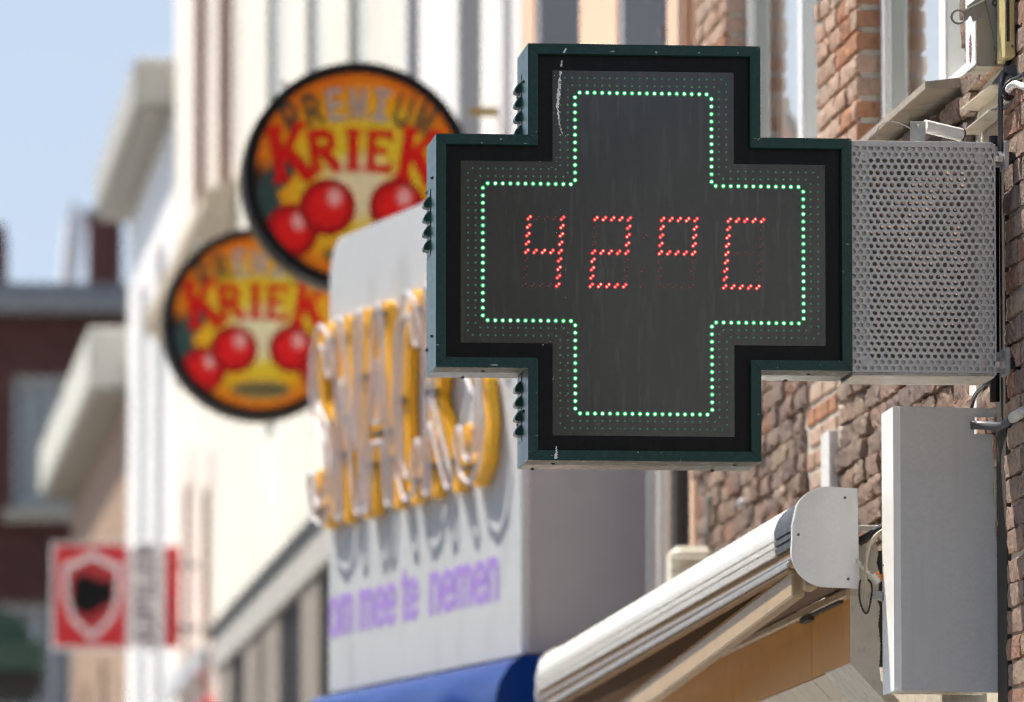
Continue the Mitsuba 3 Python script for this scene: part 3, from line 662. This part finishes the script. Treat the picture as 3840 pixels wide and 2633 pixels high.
k = put('thin_wire', tube(spline([(2.418, 15.78, 3.694), (2.395, 15.78, 3.706), (2.37, 15.78, 3.709), (2.35, 15.78, 3.699), (2.345, 15.78, 3.675), (2.349, 15.78, 3.657)], 24), 0.0014, 6), 'cast_grey', True)
tag(k, 'thin grey wire looping from the clamp above the perforated bracket', 'wire')

# ================================================================== neighbouring facades on this side of the street
def facade(parent, xf, y0, y1, z0, z1, mat, holes=(), thick=0.3):
    poly = sbox(-y1, z0, -y0, z1)
    for (a, b, c, d) in holes: poly = poly.difference(sbox(-b, c, -a, d))
    put('wall', ext(poly, -thick, 0, STREET(xf, 0, 0)), mat, parent=parent)
def win(parent, xf, a, b, c, d, depth, frame_mat, pane_mat, reveal=None, fw=0.07):
    w = key_of(parent+'__window')
    poly = sbox(-b+0.001, c+0.001, -a-0.001, d-0.001); inn = sbox(-b+fw, c+fw, -a-fw, d-fw)
    put('frame', ext(poly.difference(inn), -depth-0.06, -depth, STREET(xf, 0, 0)), frame_mat, parent=w)
    put('pane', ext(inn, -depth-0.02, -depth-0.003, STREET(xf, 0, 0)), pane_mat, parent=w)
    if reveal: put('reveal', bx(xf+0.002, xf+depth, b-0.03, b-0.0005, c+0.0015, d-0.0015), reveal, parent=w)
PE = thing('peach_house', 'peach rendered house with grey framed dark windows beyond the brick building', 'house')
ph = [(21.98, 23.35, 4.2, 6.6), (24.45, 25.95, 4.2, 6.6)]
facade(PE, XW, 21.40, 26.38, 0, 9.0, 'peach_render', ph)
for (a, b, c, d) in ph: win(PE, XW, a, b, c, d, 0.01, 'grey_frame', 'slate_pane', fw=0.10)
put('corner_strip', bx(2.60, XW, 21.42, 21.72, 3.95, 9.0, 0.02), 'peach_render', parent=PE)
DP = thing('downpipe', 'pale downpipe with dark brackets at the corner of the peach house', 'pipe')
put('pipe', rod([2.615, 21.85, 2.0], [2.615, 21.85, 4.0], 0.030), 'white_paint', 30, DP)
put('pipe', rod([2.60, 22.05, 2.0], [2.60, 22.05, 4.0], 0.022), 'grey_frame', 30, DP)
for z in (4.75, 4.92): put('bracket', bx(2.585, 2.60, 21.74, 21.80, z, z+0.03), 'dark_steel', parent=DP)
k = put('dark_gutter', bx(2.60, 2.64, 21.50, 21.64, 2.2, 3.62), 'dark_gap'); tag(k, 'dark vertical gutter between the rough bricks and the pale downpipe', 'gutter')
AC = thing('vent_box', 'small cream ribbed box on the wall behind the awning hood', 'box')
put('body', bx(2.479, 2.60, 20.6, 20.75, 2.95, 3.156, 0.02), 'cream_box', parent=AC)
for i in range(4): put('rib', bx(2.474, 2.595, 20.587, 20.599, 3.02+i*0.029, 3.036+i*0.029, 0.004), 'cream_box', parent=AC)
k = put('lamp_cable', tube(spline([(2.585, 20.68, 3.12), (2.588, 20.70, 3.17), (2.60, 20.75, 3.24), (2.608, 20.8, 3.31)], 12), 0.007), 'black_rubber', True); tag(k, 'black cable rising from the cream ribbed box', 'cable')
for z, y in ((3.352, 20.3), (3.232, 20.1)):
    k = put('insulator', trimesh.creation.icosphere(2, 0.016).apply_translation([2.612, y, z]), 'neon_glass', True)
    tag(k, {3.352: 'upper glassy insulator knob on the rough brick wall', 3.232: 'lower glassy insulator knob on the rough brick wall'}[z], 'insulator')

WH = thing('white_house', 'bright white house with grey-blue windows behind the upper round beer sign', 'house')
wh = [(27.95, 28.95, 4.6, 8.5), (30.7, 31.35, 4.6, 8.5)]
facade(WH, XW, 26.4, 31.55, 0, 10.0, 'white_render', wh)
for (a, b, c, d) in wh: win(WH, XW, a, b, c, d, 0.006, 'white_frame', 'slate_light', fw=0.03)
put('pilaster', bx(XW-0.03, XW-0.001, 26.8, 27.1, 0, 10.0), 'white_render', parent=WH)
put('bracket_rose', rod([2.60, 26.75, 4.92], [2.64, 26.75, 4.92], 0.05), 'grey_reveal', 30, WH)

CR = thing('cream_house', 'long cream sunlit house with tall windows behind the round beer signs', 'house')
ch = [(33.3, 34.55, 5.4, 9.5), (36.2, 37.35, 5.4, 9.5), (38.9, 40.4, 5.2, 9.5), (43.2, 44.75, 6.98, 10), (46.0, 47.35, 6.98, 10), (45.5, 46.2, 1.2, 5.4), (47.6, 48.3, 1.2, 5.6)]
facade(CR, XW, 31.58, 49.9, 0, 12.0, 'cream_render', ch)
pr('pink_trim', mottled((0.78, 0.68, 0.61), 0.05, 3), 0.8)
for (a, b, c, d) in ch[3:]:
    put('surround', ext(sbox(-b-0.32, c-0.18, -a+0.28, min(d+0.2, 11.9)).difference(sbox(-b-0.002, c-0.002, -a+0.002, d+0.5 if d > 9 else d+0.002)), 0.001, 0.014, STREET(XW, 0, 0)), 'pink_trim', parent=CR)
for i, (a, b, c, d) in enumerate(ch): win(CR, XW, a, b, c, d, 0.065 if i > 2 else 0.04, 'white_frame', 'blind_white', 'brown_reveal' if i > 2 else 'grey_reveal')
put('ledge', prism_y(Polygon([(XW-0.20, 6.79), (XW-0.20, 6.88), (XW-0.001, 6.96), (XW-0.001, 6.70), (XW-0.10, 6.70)]), 42.9, 49.9), 'stone_trim', parent=CR)
SF = key_of(CR+'__shopfront')
put('cornice', bx(XW-0.06, XW-0.001, 34.0, 44.3, 4.17, 4.36), 'cornice_paint', parent=SF)
put('groove_shade', bx(XW-0.08, XW-0.001, 34.0, 44.3, 4.362, 4.43), 'dark_gap', parent=SF)  # dark strip painted in for the shade groove above the cornice
for a, b in ((35.9, 37.15), (38.7, 40.05), (40.35, 41.7), (42.8, 44.2)):
    put('column', bx(XW-0.035, XW-0.001, a, b, 0.0, 4.169), 'shop_stone', parent=SF)
for a, b in ((34.2, 35.85), (37.2, 38.65), (40.08, 40.32), (41.75, 42.75)):
    put('glazing', bx(XW-0.012, XW-0.001, a, b, 0.0, 4.169), 'shop_dark', parent=SF)
k = put('fascia_board', bx(2.55, 2.625, 45.3, 49.0, 4.24, 4.40, 0.02), 'panel_white'); tag(k, 'pale blue-white shop board low on the cream house', 'board')
k = put('fascia_board', bx(2.55, 2.625, 44.9, 46.6, 3.80, 4.05, 0.02), 'sign_red'); tag(k, 'red shop board at the bottom edge below the cream house', 'board')

# buildings with deep cornices farther down the street
def cornice_house(name, label, y0, y1, zc, h, out, wall_mat, cm, wins):
    b = thing(name, label, 'house')
    facade(b, XW, y0, y1, 0, zc, wall_mat, [w for w in wins])
    for (a, c, d, e) in wins: win(b, XW, a, c, d, e, 0.06, 'white_frame', 'blind_white')
    c = key_of(b+'__cornice')
    put('fascia', bx(XW-out, XW+0.3, y0+0.02, y1, zc, zc+h, 0.02), cm, parent=c)
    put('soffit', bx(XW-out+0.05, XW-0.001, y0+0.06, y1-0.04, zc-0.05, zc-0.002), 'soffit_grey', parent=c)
    put('roof', bx(XW+0.1, XW+4, y0, y1, zc+h+0.002, zc+h+0.05), 'far_roof', parent=b)
    return b
cornice_house('cornice_house', 'white house with a tall grey-white cornice against the sky', 50.0, 56.4, 8.34, 0.32, 0.27, 'white_render', 'cornice_paint', [(51.2, 52.4, 1.5, 7.6), (53.6, 54.8, 1.5, 7.6)])
cornice_house('cornice_house', 'tan brick house with a lower cream cornice in front of the dark red building', 56.5, 67.0, 7.05, 0.45, 0.30, 'tan_brick', 'cornice_cream', [(60.0, 61.0, 1.0, 5.2), (63.5, 64.5, 1.0, 5.2)])
DB = thing('dark_brick_building', 'dark red brick building closing the street under a grey roof', 'building')
g = FACE(0, 70.0, 0)
gh = [(2.19, 2.86, 7.2, 8.45), (1.9, 3.1, 0.6, 6.3)]
poly = sbox(0.2, 0, 3.6, 9.05)
for (a, b, c, d) in gh: poly = poly.difference(sbox(a, c, b, d))
put('wall', ext(poly, -0.4, 0, g), 'far_brick', parent=DB)
def farwin(a, b, c, d, n):
    w = key_of(DB+'__window')
    put('frame', ext(sbox(a, c, b, d).difference(shapely.union_all([sbox(a+0.05+(b-a-0.05)/n*i, c+0.06, a+(b-a-0.05)/n*(i+1), d-0.06) for i in range(n)])), -0.2, -0.1, g), 'blind_white', parent=w)
    put('pane', ext(sbox(a, c, b, d), -0.24, -0.22, g), 'grey_frame', parent=w)
farwin(2.19, 2.86, 7.2, 8.45, 4)
farwin(1.9, 3.1, 0.6, 6.3, 7)
put('window_ledge', bx(2.1, 3.2, 69.85, 69.999, 7.06, 7.18), 'stone_trim', parent=DB)
put('gutter', bx(0.2, 3.6, 69.75, 69.999, 9.02, 9.2, 0.03), 'pavement_stone', parent=DB)
put('roof', prism_y(Polygon([(0.2, 9.21), (3.6, 9.21), (3.6, 9.30), (0.2, 9.30)]), 69.8, 75), 'far_roof', parent=DB)
CH = thing('chimney', 'dark brick chimney on the grey roof beside the white houses', 'chimney')
put('stack', bx(2.98, 3.3, 72, 72.5, 9.31, 10.2), 'far_brick', parent=CH); put('cap', bx(2.95, 3.33, 71.97, 72.53, 10.201, 10.28), 'far_roof', parent=CH)
k = put('roof_dormer', prism_y(Polygon([(2.72, 9.31), (2.84, 9.31), (3.0, 10.3), (2.86, 10.5), (2.80, 10.3)]), 73, 73.6), 'white_render'); tag(k, 'white slanted gable sticking up from the grey roof', 'gable')
CH2 = thing('chimney', 'dark chimney at the far left edge of the sky', 'chimney')
put('stack', bx(1.85, 2.145, 70.5, 71, 9.31, 9.80), 'far_brick', parent=CH2); put('pot', rod([2.05, 70.7, 9.801], [2.05, 70.7, 9.95], 0.08), 'far_brick', 30, CH2)
GA = thing('green_awning', 'pale green awning low in front of the dark brick building', 'awning')
put('canopy', prism_y(Polygon([(1.9, 6.05), (2.15, 5.95), (2.27, 5.75), (2.3, 5.5), (1.9, 5.5)]), 66.5, 69.0), 'awning_green', parent=GA)
put('valance', bx(1.9, 2.36, 66.3, 66.48, 5.46, 5.72), 'awning_green', parent=GA)
put('beam', bx(1.9, 2.36, 66.4, 69, 5.30, 5.45), 'dark_gap', parent=GA)

# ================================================================== the fry shop's sign box: lettering, neon, blue canopy
TD = np.array([-0.1908, 0.9816]); N0 = np.array([2.244, 22.4])
PM = frame((N0[0], N0[1], 0), (-TD[0], -TD[1]))             # u towards the camera end, w out to the street; u = -s
SB = thing('shop_sign_box', 'large pale grey sign box with lilac lettering and yellow neon letters', 'sign')
Lp = 2.235
shape = sbox(-Lp, 2.96, 0.0, 4.46)
shape = sbox(-Lp, 2.96, 0.0, 4.30).union(sbox(-Lp+0.14, 2.96, 0.0, 4.46)).union(Point(-Lp+0.14, 4.32).buffer(0.14))
put('face', ext(shape, -0.02, 0, PM), 'panel_white', parent=SB)
pts = [(N0[0]+0.004, 22.4), tuple(N0+TD*Lp+np.array([0.02, 0.004])), (2.70, 24.6), (2.70, 22.4)]
body = trimesh.creation.extrude_polygon(Polygon(pts), 1.49, engine='earcut'); body.apply_translation([0, 0, 2.962])
v = body.vertices.copy(); 
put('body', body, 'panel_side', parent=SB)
put('corner_trim', bx(2.236, 2.262, 22.385, 22.398, 2.96, 4.46, 0.003), 'panel_white', parent=SB)
for wi, (wt, uc, ww_) in enumerate((('om', -2.08, 0.29), ('mee', -1.64, 0.44), ('te', -1.255, 0.19), ('nemen', -0.645, 0.76))):
    put('lettering', cat_([txt(wt, 0.168, 0.0005, 0.0022+0.0004*j, PM @ trimesh.transformations.translation_matrix([0, 3.145, 0]), True, uc+du, ww_) for j, du in enumerate((-0.005, 0.0, 0.005))]), 'lilac_print', parent=SB)
# neon letters: yellow acrylic bodies with glass tubes in front
def glyph(c):
    a = {'S': [[(0.86, 0.80), (0.72, 0.95), (0.45, 1.0), (0.20, 0.92), (0.13, 0.75), (0.25, 0.60), (0.5, 0.52), (0.76, 0.43), (0.88, 0.26), (0.78, 0.08), (0.5, 0.0), (0.24, 0.05), (0.10, 0.20)]],
         'N': [[(0.08, 0), (0.08, 1), (0.88, 0), (0.88, 1)]],
         'A': [[(0.02, 0), (0.48, 1), (0.94, 0)], [(0.22, 0.36), (0.76, 0.36)]],
         'C': [[(0.88, 0.80), (0.70, 0.96), (0.45, 1.0), (0.18, 0.86), (0.08, 0.5), (0.18, 0.14), (0.45, 0.0), (0.70, 0.04), (0.88, 0.20)]],
         'K': [[(0.08, 0), (0.08, 1)], [(0.84, 1), (0.12, 0.46), (0.90, 0)]]}[c]
    return a
word, wd, gap, hh, zb = 'SNACKS', 0.295, 0.053, 0.60, 3.535
u = -2.25
for c in word:
    strokes = [LineString([(u+x*wd, zb+z*hh) for x, z in s]) for s in glyph(c)]
    lk = key_of(SB+'__neon_letter')
    solid = shapely.union_all([s.buffer(0.043, quad_segs=5) for s in strokes])
    put('body', ext(solid, 0.012, 0.042, PM), 'yellow_acrylic', parent=lk)
    edge = shapely.union_all([s.buffer(0.032, quad_segs=5) for s in strokes])
    loops = [edge.exterior]+list(edge.interiors)
    tubes = []
    for lp in loops:
        n = max(24, int(lp.length/0.025)); q = [lp.interpolate(i/n, normalized=True) for i in range(n+1)]
        p3 = np.array([[a.x, a.y, 0.066] for a in q]); p3 = p3 @ PM[:3, :3].T + PM[:3, 3]
        tubes.append(tube(p3, 0.0078, 8, False))
    put('tube', cat_(tubes), 'neon_glass', True, lk)
    cl = []
    for s in strokes:
        for t_ in (0.1, 0.5, 0.9):
            a = s.interpolate(t_, normalized=True); cl.append(bx(a.x-0.045, a.x+0.045, a.y-0.006, a.y+0.006, 0.0425, 0.060).apply_transform(PM))
            cl.append(rod([a.x, a.y, 0.0005], [a.x, a.y, 0.0115], 0.008, 8).apply_transform(PM))
    for m in cl: put('clip', m, 'dark_steel', parent=lk)
    u += wd+gap
BC = thing('blue_canopy', 'glossy deep blue vinyl canopy under the sign box', 'canopy')
pv = [(0.006, 2.950), (0.03, 2.945)]+[(0.03+0.10*math.sin(a), 2.70+0.245*math.cos(a)) for a in np.linspace(0.2, 1.5, 12)]+[(0.14, 2.3), (-0.3, 2.3), (-0.3, 2.950)]
# profile in (w, z) swept along the sign's length
V, Fc = [], []
us = np.linspace(-2.23, 0.10, 20)
for uu in us:
    sag = 0.012*math.sin(uu*9.0)
    for (w, z) in pv: V.append(PM[:3, 0]*uu+PM[:3, 1]*(z+(sag if w > 0.1 else 0))+PM[:3, 2]*w+PM[:3, 3])
n = len(pv)
for i in range(len(us)-1):
    for j in range(n):
        a, b, c, d = i*n+j, i*n+(j+1) % n, (i+1)*n+(j+1) % n, (i+1)*n+j
        Fc += [[a, b, c], [a, c, d]]
capm = trimesh.creation.triangulate_polygon(Polygon(pv), engine='earcut')
m = trimesh.Trimesh(np.array(V), np.array(Fc), process=False)
put('cover', m, 'blue_vinyl', 40, BC)
cap = trimesh.creation.extrude_polygon(Polygon(pv), 0.004, engine='earcut')
M2 = np.eye(4); M2[:3, 0], M2[:3, 1], M2[:3, 2], M2[:3, 3] = PM[:3, 2], PM[:3, 1], -PM[:3, 0], PM[:3, 3]+PM[:3, 0]*0.105
cap.apply_transform(M2); put('end', cap, 'blue_vinyl', parent=BC)

# ================================================================== round beer signs
def kriek_fn(cx, cz, R):
    def fn(p, n, uv):
        x, z = (p.x-cx)/R, (p.z-cz)/R
        r = dr_.sqrt(x*x+z*z)
        w = mikit.fbm(x*5, z*5, 3.0, 3)-0.5
        q = dr_.sqrt(x*x*0.9+(z+0.12)*(z+0.12))
        c = mikit.mix((0.78, 0.70, 0.42), (0.74, 0.55, 0.03), mikit.smoothstep(0.20, 0.42, q+w*0.12))
        c = mikit.mix(c, (0.80, 0.36, 0.012), mikit.smoothstep(0.50, 0.82, r+w*0.35))
        c = mikit.mix(c, (0.72, 0.17, 0.010), mikit.smoothstep(0.72, 0.98, r+w*0.15))
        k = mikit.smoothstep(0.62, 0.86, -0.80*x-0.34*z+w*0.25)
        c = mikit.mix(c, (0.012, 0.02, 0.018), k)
        return c
    return mikit.proc(fn)
def cherry_fn(cx, cz, R):
    def fn(p, n, uv):
        x, z = (p.x-cx)/R, (p.z-cz)/R
        r = dr_.sqrt(x*x+z*z); h = dr_.sqrt((x-0.25)*(x-0.25)*1.6+(z-0.35)*(z-0.35))
        c = mikit.mix((0.74, 0.014, 0.014), (0.30, 0.005, 0.008), mikit.smoothstep(0.45, 1.0, r))
        return mikit.mix((0.80, 0.45, 0.42), c, mikit.smoothstep(0.05, 0.5, h))
    return mikit.proc(fn)
import drjit as dr_
def ls(pts, w): return LineString(pts).buffer(w/2, cap_style=2, join_style=2)
STEM = [ls([(0.2, 0), (0.2, 1)], 0.26), ls([(0, 0.05), (0.42, 0.05)], 0.10), ls([(0, 0.95), (0.42, 0.95)], 0.10)]
SLAB = {'I': shapely.union_all([ls([(0.5, 0), (0.5, 1)], 0.52), ls([(0.05, 0.05), (0.95, 0.05)], 0.10), ls([(0.05, 0.95), (0.95, 0.95)], 0.10)]),
        'K': shapely.union_all(STEM+[ls([(0.25, 0.40), (0.86, 1.0)], 0.17), ls([(0.36, 0.62), (0.92, 0.0)], 0.27), ls([(0.64, 0.95), (1.0, 0.95)], 0.10), ls([(0.68, 0.05), (1.04, 0.05)], 0.10)]),
        'R': shapely.union_all(STEM+[ls([(0.2, 0.92), (0.55, 0.92), (0.74, 0.82), (0.74, 0.62), (0.55, 0.51), (0.2, 0.51)], 0.20), ls([(0.45, 0.52), (0.90, 0.0)], 0.27)]),
        'E': shapely.union_all(STEM+[ls([(0.2, 0.08), (0.95, 0.08)], 0.16), ls([(0.2, 0.52), (0.75, 0.52)], 0.14), ls([(0.2, 0.92), (0.92, 0.92)], 0.16), ls([(0.90, 0.0), (0.90, 0.28)], 0.10), ls([(0.88, 1.0), (0.88, 0.74)], 0.10)])}
def beer_sign(label, cx, y, cz, R, idx):
    b = thing('beer_sign', label, 'sign', None)
    g = FACE(cx, y, cz)
    put('rim', ext(Point(0, 0).buffer(R, quad_segs=24).difference(Point(0, 0).buffer(R*0.905, quad_segs=24)), -0.14, 0.012, g), 'sign_black', 30, b)
    put('rim_back', ext(Point(0, 0).buffer(R*1.012, quad_segs=24).difference(Point(0, 0).buffer(R*0.93, quad_segs=24)), -0.19, -0.141, g), 'sign_brass', 30, b)
    pr(f'beer_print_{idx}', kriek_fn(cx, cz, R*0.915), 0.5, specular=0.12)
    f = put('face', ext(Point(0, 0).buffer(R*0.914, quad_segs=24), -0.10, 0.0, g), f'beer_print_{idx}', parent=b)
    def lay(name, poly, w, mat): put(name, ext(affinity.scale(poly, R, R, origin=(0, 0)), w, w+0.001, g), mat, parent=b)
    lay('leaf', shapely.union_all([affinity.rotate(affinity.scale(Point(-0.72, -0.04).buffer(0.16), 1.1, 0.62), 35), affinity.scale(Point(-0.80, -0.34).buffer(0.2), 0.62, 1.3).intersection(Point(0, 0).buffer(0.91)), affinity.rotate(affinity.scale(Point(-0.62, 0.10).buffer(0.12), 1.3, 0.5), 10)]), 0.0005, 'leaf_print')
    for i, (x, z, r) in enumerate(((-0.58, -0.49, 0.235), (-0.27, -0.28, 0.25), (0.34, -0.27, 0.245), (0.64, -0.47, 0.23))):
        pr(f'cherry_{idx}_{i}', cherry_fn(cx+x*R, cz+z*R, r*R), 0.5, specular=0.12)
        lay('cherry', Point(x, z).buffer(r).intersection(Point(0, 0).buffer(0.905)), 0.002+0.0015*i, f'cherry_{idx}_{i}')
    letters = []
    def arcword(s, rad, a0, a1, h, cyl, bold, big=None, ww=None):
        ms = []
        for i, ch in enumerate(s):
            a = a0+(a1-a0)*i/(len(s)-1)
            hgt = h*(big if big and i in (0, len(s)-1) else 1.0)
            t = meshkit.text_mesh(ch, hgt*R, depth=0.0012, bold=bold); lo, hi = t.bounds
            t.apply_translation([-(lo[0]+hi[0])/2, 0, 0])
            if ww and ch != 'I': t.apply_scale([ww*R/(hi[0]-lo[0]), 1, 1])
            th = math.radians(a)
            t.apply_transform(trimesh.transformations.rotation_matrix(-th, [0, 0, 1])); t.apply_translation([rad*R*math.sin(th), rad*R*math.cos(th)-(rad-cyl)*R, 0.0085])
            t.apply_transform(g); ms.append(t)
        return ms
    for i, m in enumerate(arcword('PREMIUM', 1.25, -25, 25, 0.27, 0.50, True, None, 0.14)): put('letter', m, 'letter_grey' if i in (2, 3, 4) else 'letter_dark', parent=b)
    for ch, x, z, w_, h_2, rot_ in (('K', -0.60, 0.19, 0.36, 0.50, 9), ('R', -0.30, 0.215, 0.29, 0.37, 5), ('I', -0.045, 0.225, 0.16, 0.37, 0), ('E', 0.19, 0.215, 0.25, 0.37, -4), ('K', 0.53, 0.18, 0.36, 0.48, -9)):
        p = affinity.translate(affinity.rotate(affinity.scale(affinity.translate(SLAB[ch], -0.5, -0.5), w_, h_2, origin=(0, 0)), rot_, origin=(0, 0)), x, z)
        lay('letter', p.intersection(Point(0, 0).buffer(0.9)), 0.009, 'letter_red')
    lay('banner', affinity.scale(Point(0.02, -0.70).buffer(0.3), 1, 0.33), 0.0005, 'sign_brass')
    for m in arcword('LINDEMANS', -3.0, 5.0, -5.0, 0.09, -0.745, True): put('letter', m, 'letter_dark', parent=b)
    put('bracket', bx(cx+R*0.97, XW, y-0.06, y-0.035, cz+0.22, cz+0.25), 'sign_brass', parent=b)
    put('bracket', bx(cx+R*0.97, XW, y-0.06, y-0.035, cz-0.20, cz-0.17), 'sign_brass', parent=b)
    put('rim_ball', trimesh.creation.icosphere(2, 0.014).apply_translation([cx-R*0.66, y-0.02, cz+R*0.80]), 'bright_steel', True, b)  # small bright steel ball at the upper left of the rim
beer_sign('large round beer sign with red lettering and cherries, nearer and higher', 2.098, 27.0, 4.984, 0.418, 0)
beer_sign('smaller looking round beer sign with cherries, lower and farther behind', 2.094, 32.5, 5.018, 0.420, 1)

# ================================================================== red and white sign farther off
RS = thing('red_sign', 'red sign with a white shield and a white strip of vertical lettering', 'sign')
y, z0, z1 = 46.8, 4.47, 5.11
g = FACE(0, y, 0)
X = [1.7303, 2.1787, 2.4282, 2.5164]
put('panel', bx(X[0], X[1], y, y+0.12, z0, z1, 0.01), 'sign_red', parent=RS)
put('panel', bx(X[1]+0.002, X[2], y+0.01, y+0.11, z0, z1-0.01, 0.004), 'sign_white', parent=RS)
put('panel', bx(X[2]+0.002, X[3], y, y+0.12, z0, z1, 0.01), 'sign_red', parent=RS)
put('rim', ext(sbox(X[0]-0.015, z0-0.015, X[1], z1+0.015).difference(sbox(X[0], z0, X[1], z1)), -0.10, 0.005, g), 'sign_white', parent=RS)
cx, cz = (X[0]+X[1])/2+0.012, (z0+z1)/2+0.02
sh = Polygon([(cx-0.17, cz+0.17), (cx-0.08, cz+0.20), (cx, cz+0.25), (cx+0.08, cz+0.20), (cx+0.17, cz+0.17), (cx+0.17, cz-0.02), (cx+0.12, cz-0.17), (cx, cz-0.29), (cx-0.12, cz-0.17), (cx-0.17, cz-0.02)]).buffer(0.012)
put('shield', ext(sh.difference(affinity.scale(sh, 0.82, 0.84)), 0.001, 0.003, g), 'sign_white', parent=RS)
put('shield', ext(affinity.scale(sh, 0.80, 0.82), 0.001, 0.002, g), 'sign_red_dark', parent=RS)
bull = affinity.scale(Polygon([(cx-0.085, cz+0.06), (cx-0.03, cz+0.085), (cx+0.03, cz+0.05), (cx+0.10, cz+0.05), (cx+0.105, cz-0.03), (cx+0.05, cz-0.07), (cx-0.02, cz-0.11), (cx-0.09, cz-0.08)]).buffer(0.008), 1.25, 1.25)
put('bull_emblem', ext(bull, 0.0025, 0.004, g), 'sign_black', parent=RS)
t = meshkit.text_mesh('JUPILER', 0.118, 0.0015, True); t.apply_transform(trimesh.transformations.rotation_matrix(math.pi/2, [0, 0, 1])); lo, hi = t.bounds
t.apply_translation([(X[1]+X[2])/2-(lo[0]+hi[0])/2, (z0+z1)/2-(lo[1]+hi[1])/2, 0.0]); t.apply_translation([0, 0, -0.0095]); t.apply_transform(g)
put('lettering', t, 'sign_black', parent=RS)
for z in (z0+0.12, z1-0.12): put('bracket', bx(X[3], XW, y+0.04, y+0.07, z-0.02, z+0.02), 'grey_frame', parent=RS)

# ================================================================== houses across and behind, out of the frame: they close the street for light and reflections
def plain_house(label, x0, x1, y0, y1, h, mat, side):
    b = thing('opposite_house', label, 'house', 'houses out of the picture')
    put('wall', bx(x0, x1, y0, y1, 0, h), mat, parent=b)
    put('roof', trimesh.convex.convex_hull(np.array([[x, y, z] for x, y, z in ((x0, y0, h), (x1, y0, h), (x0, y1, h), (x1, y1, h), ((x0+x1)/2, y0, h+2.5), ((x0+x1)/2, y1, h+2.5))])).apply_translation([0, 0, 0.01]), 'far_roof', parent=b)
    for zz in (0.8, 4.2, 7.2, 10.4):
        if zz+1.7 < h:
            for f in (0.2, 0.6):
                if side == 'x': a = y0+f*(y1-y0); m = bx(x1-0.02, x1+0.02, a, a+1.2, zz, zz+1.7)
                else: a = x0+f*(x1-x0); m = bx(a, a+1.2, y1-0.02, y1+0.02, zz, zz+1.7)
                put('window', m, 'slate_pane', parent=b)
for i, (y0, y1, h, mt) in enumerate(((-39.5, -36, 9.0, 'opposite_brick'), (-35.9, -27, 8.5, 'opposite_white'), (-26.9, -18, 10, 'opposite_brick'), (-17.9, -9, 9, 'opposite_white'), (-8.9, 0, 9.5, 'opposite_brick'), (0.1, 9, 8.6, 'opposite_brick'), (9.1, 18, 9.6, 'opposite_white'), (18.1, 27, 9.0, 'opposite_brick'), (27.1, 37, 9.4, 'opposite_white'), (37.1, 48, 8.8, 'opposite_brick'))):
    where = ('last before the corner behind the viewer', 'second from the corner behind the viewer', 'third from the corner behind the viewer', 'two doors behind the viewer', 'just behind the viewer', 'level with the viewer', 'facing the pharmacy cross', 'facing the fry shop sign', 'facing the round beer signs', 'facing the far houses')[i]
    plain_house(f'{"pale" if mt.endswith("white") else "brown"} house across the street out of the picture, {where}', -18, -9.5, y0, y1, h, mt, 'x')
plain_house('brown house behind the viewer closing the street', -9.3, 7.6, -52, -40, 13.5, 'opposite_brick', 'y')
plain_house('pale house behind the viewer closing the street', 7.7, 19, -52, -40, 10.7, 'opposite_white', 'y')
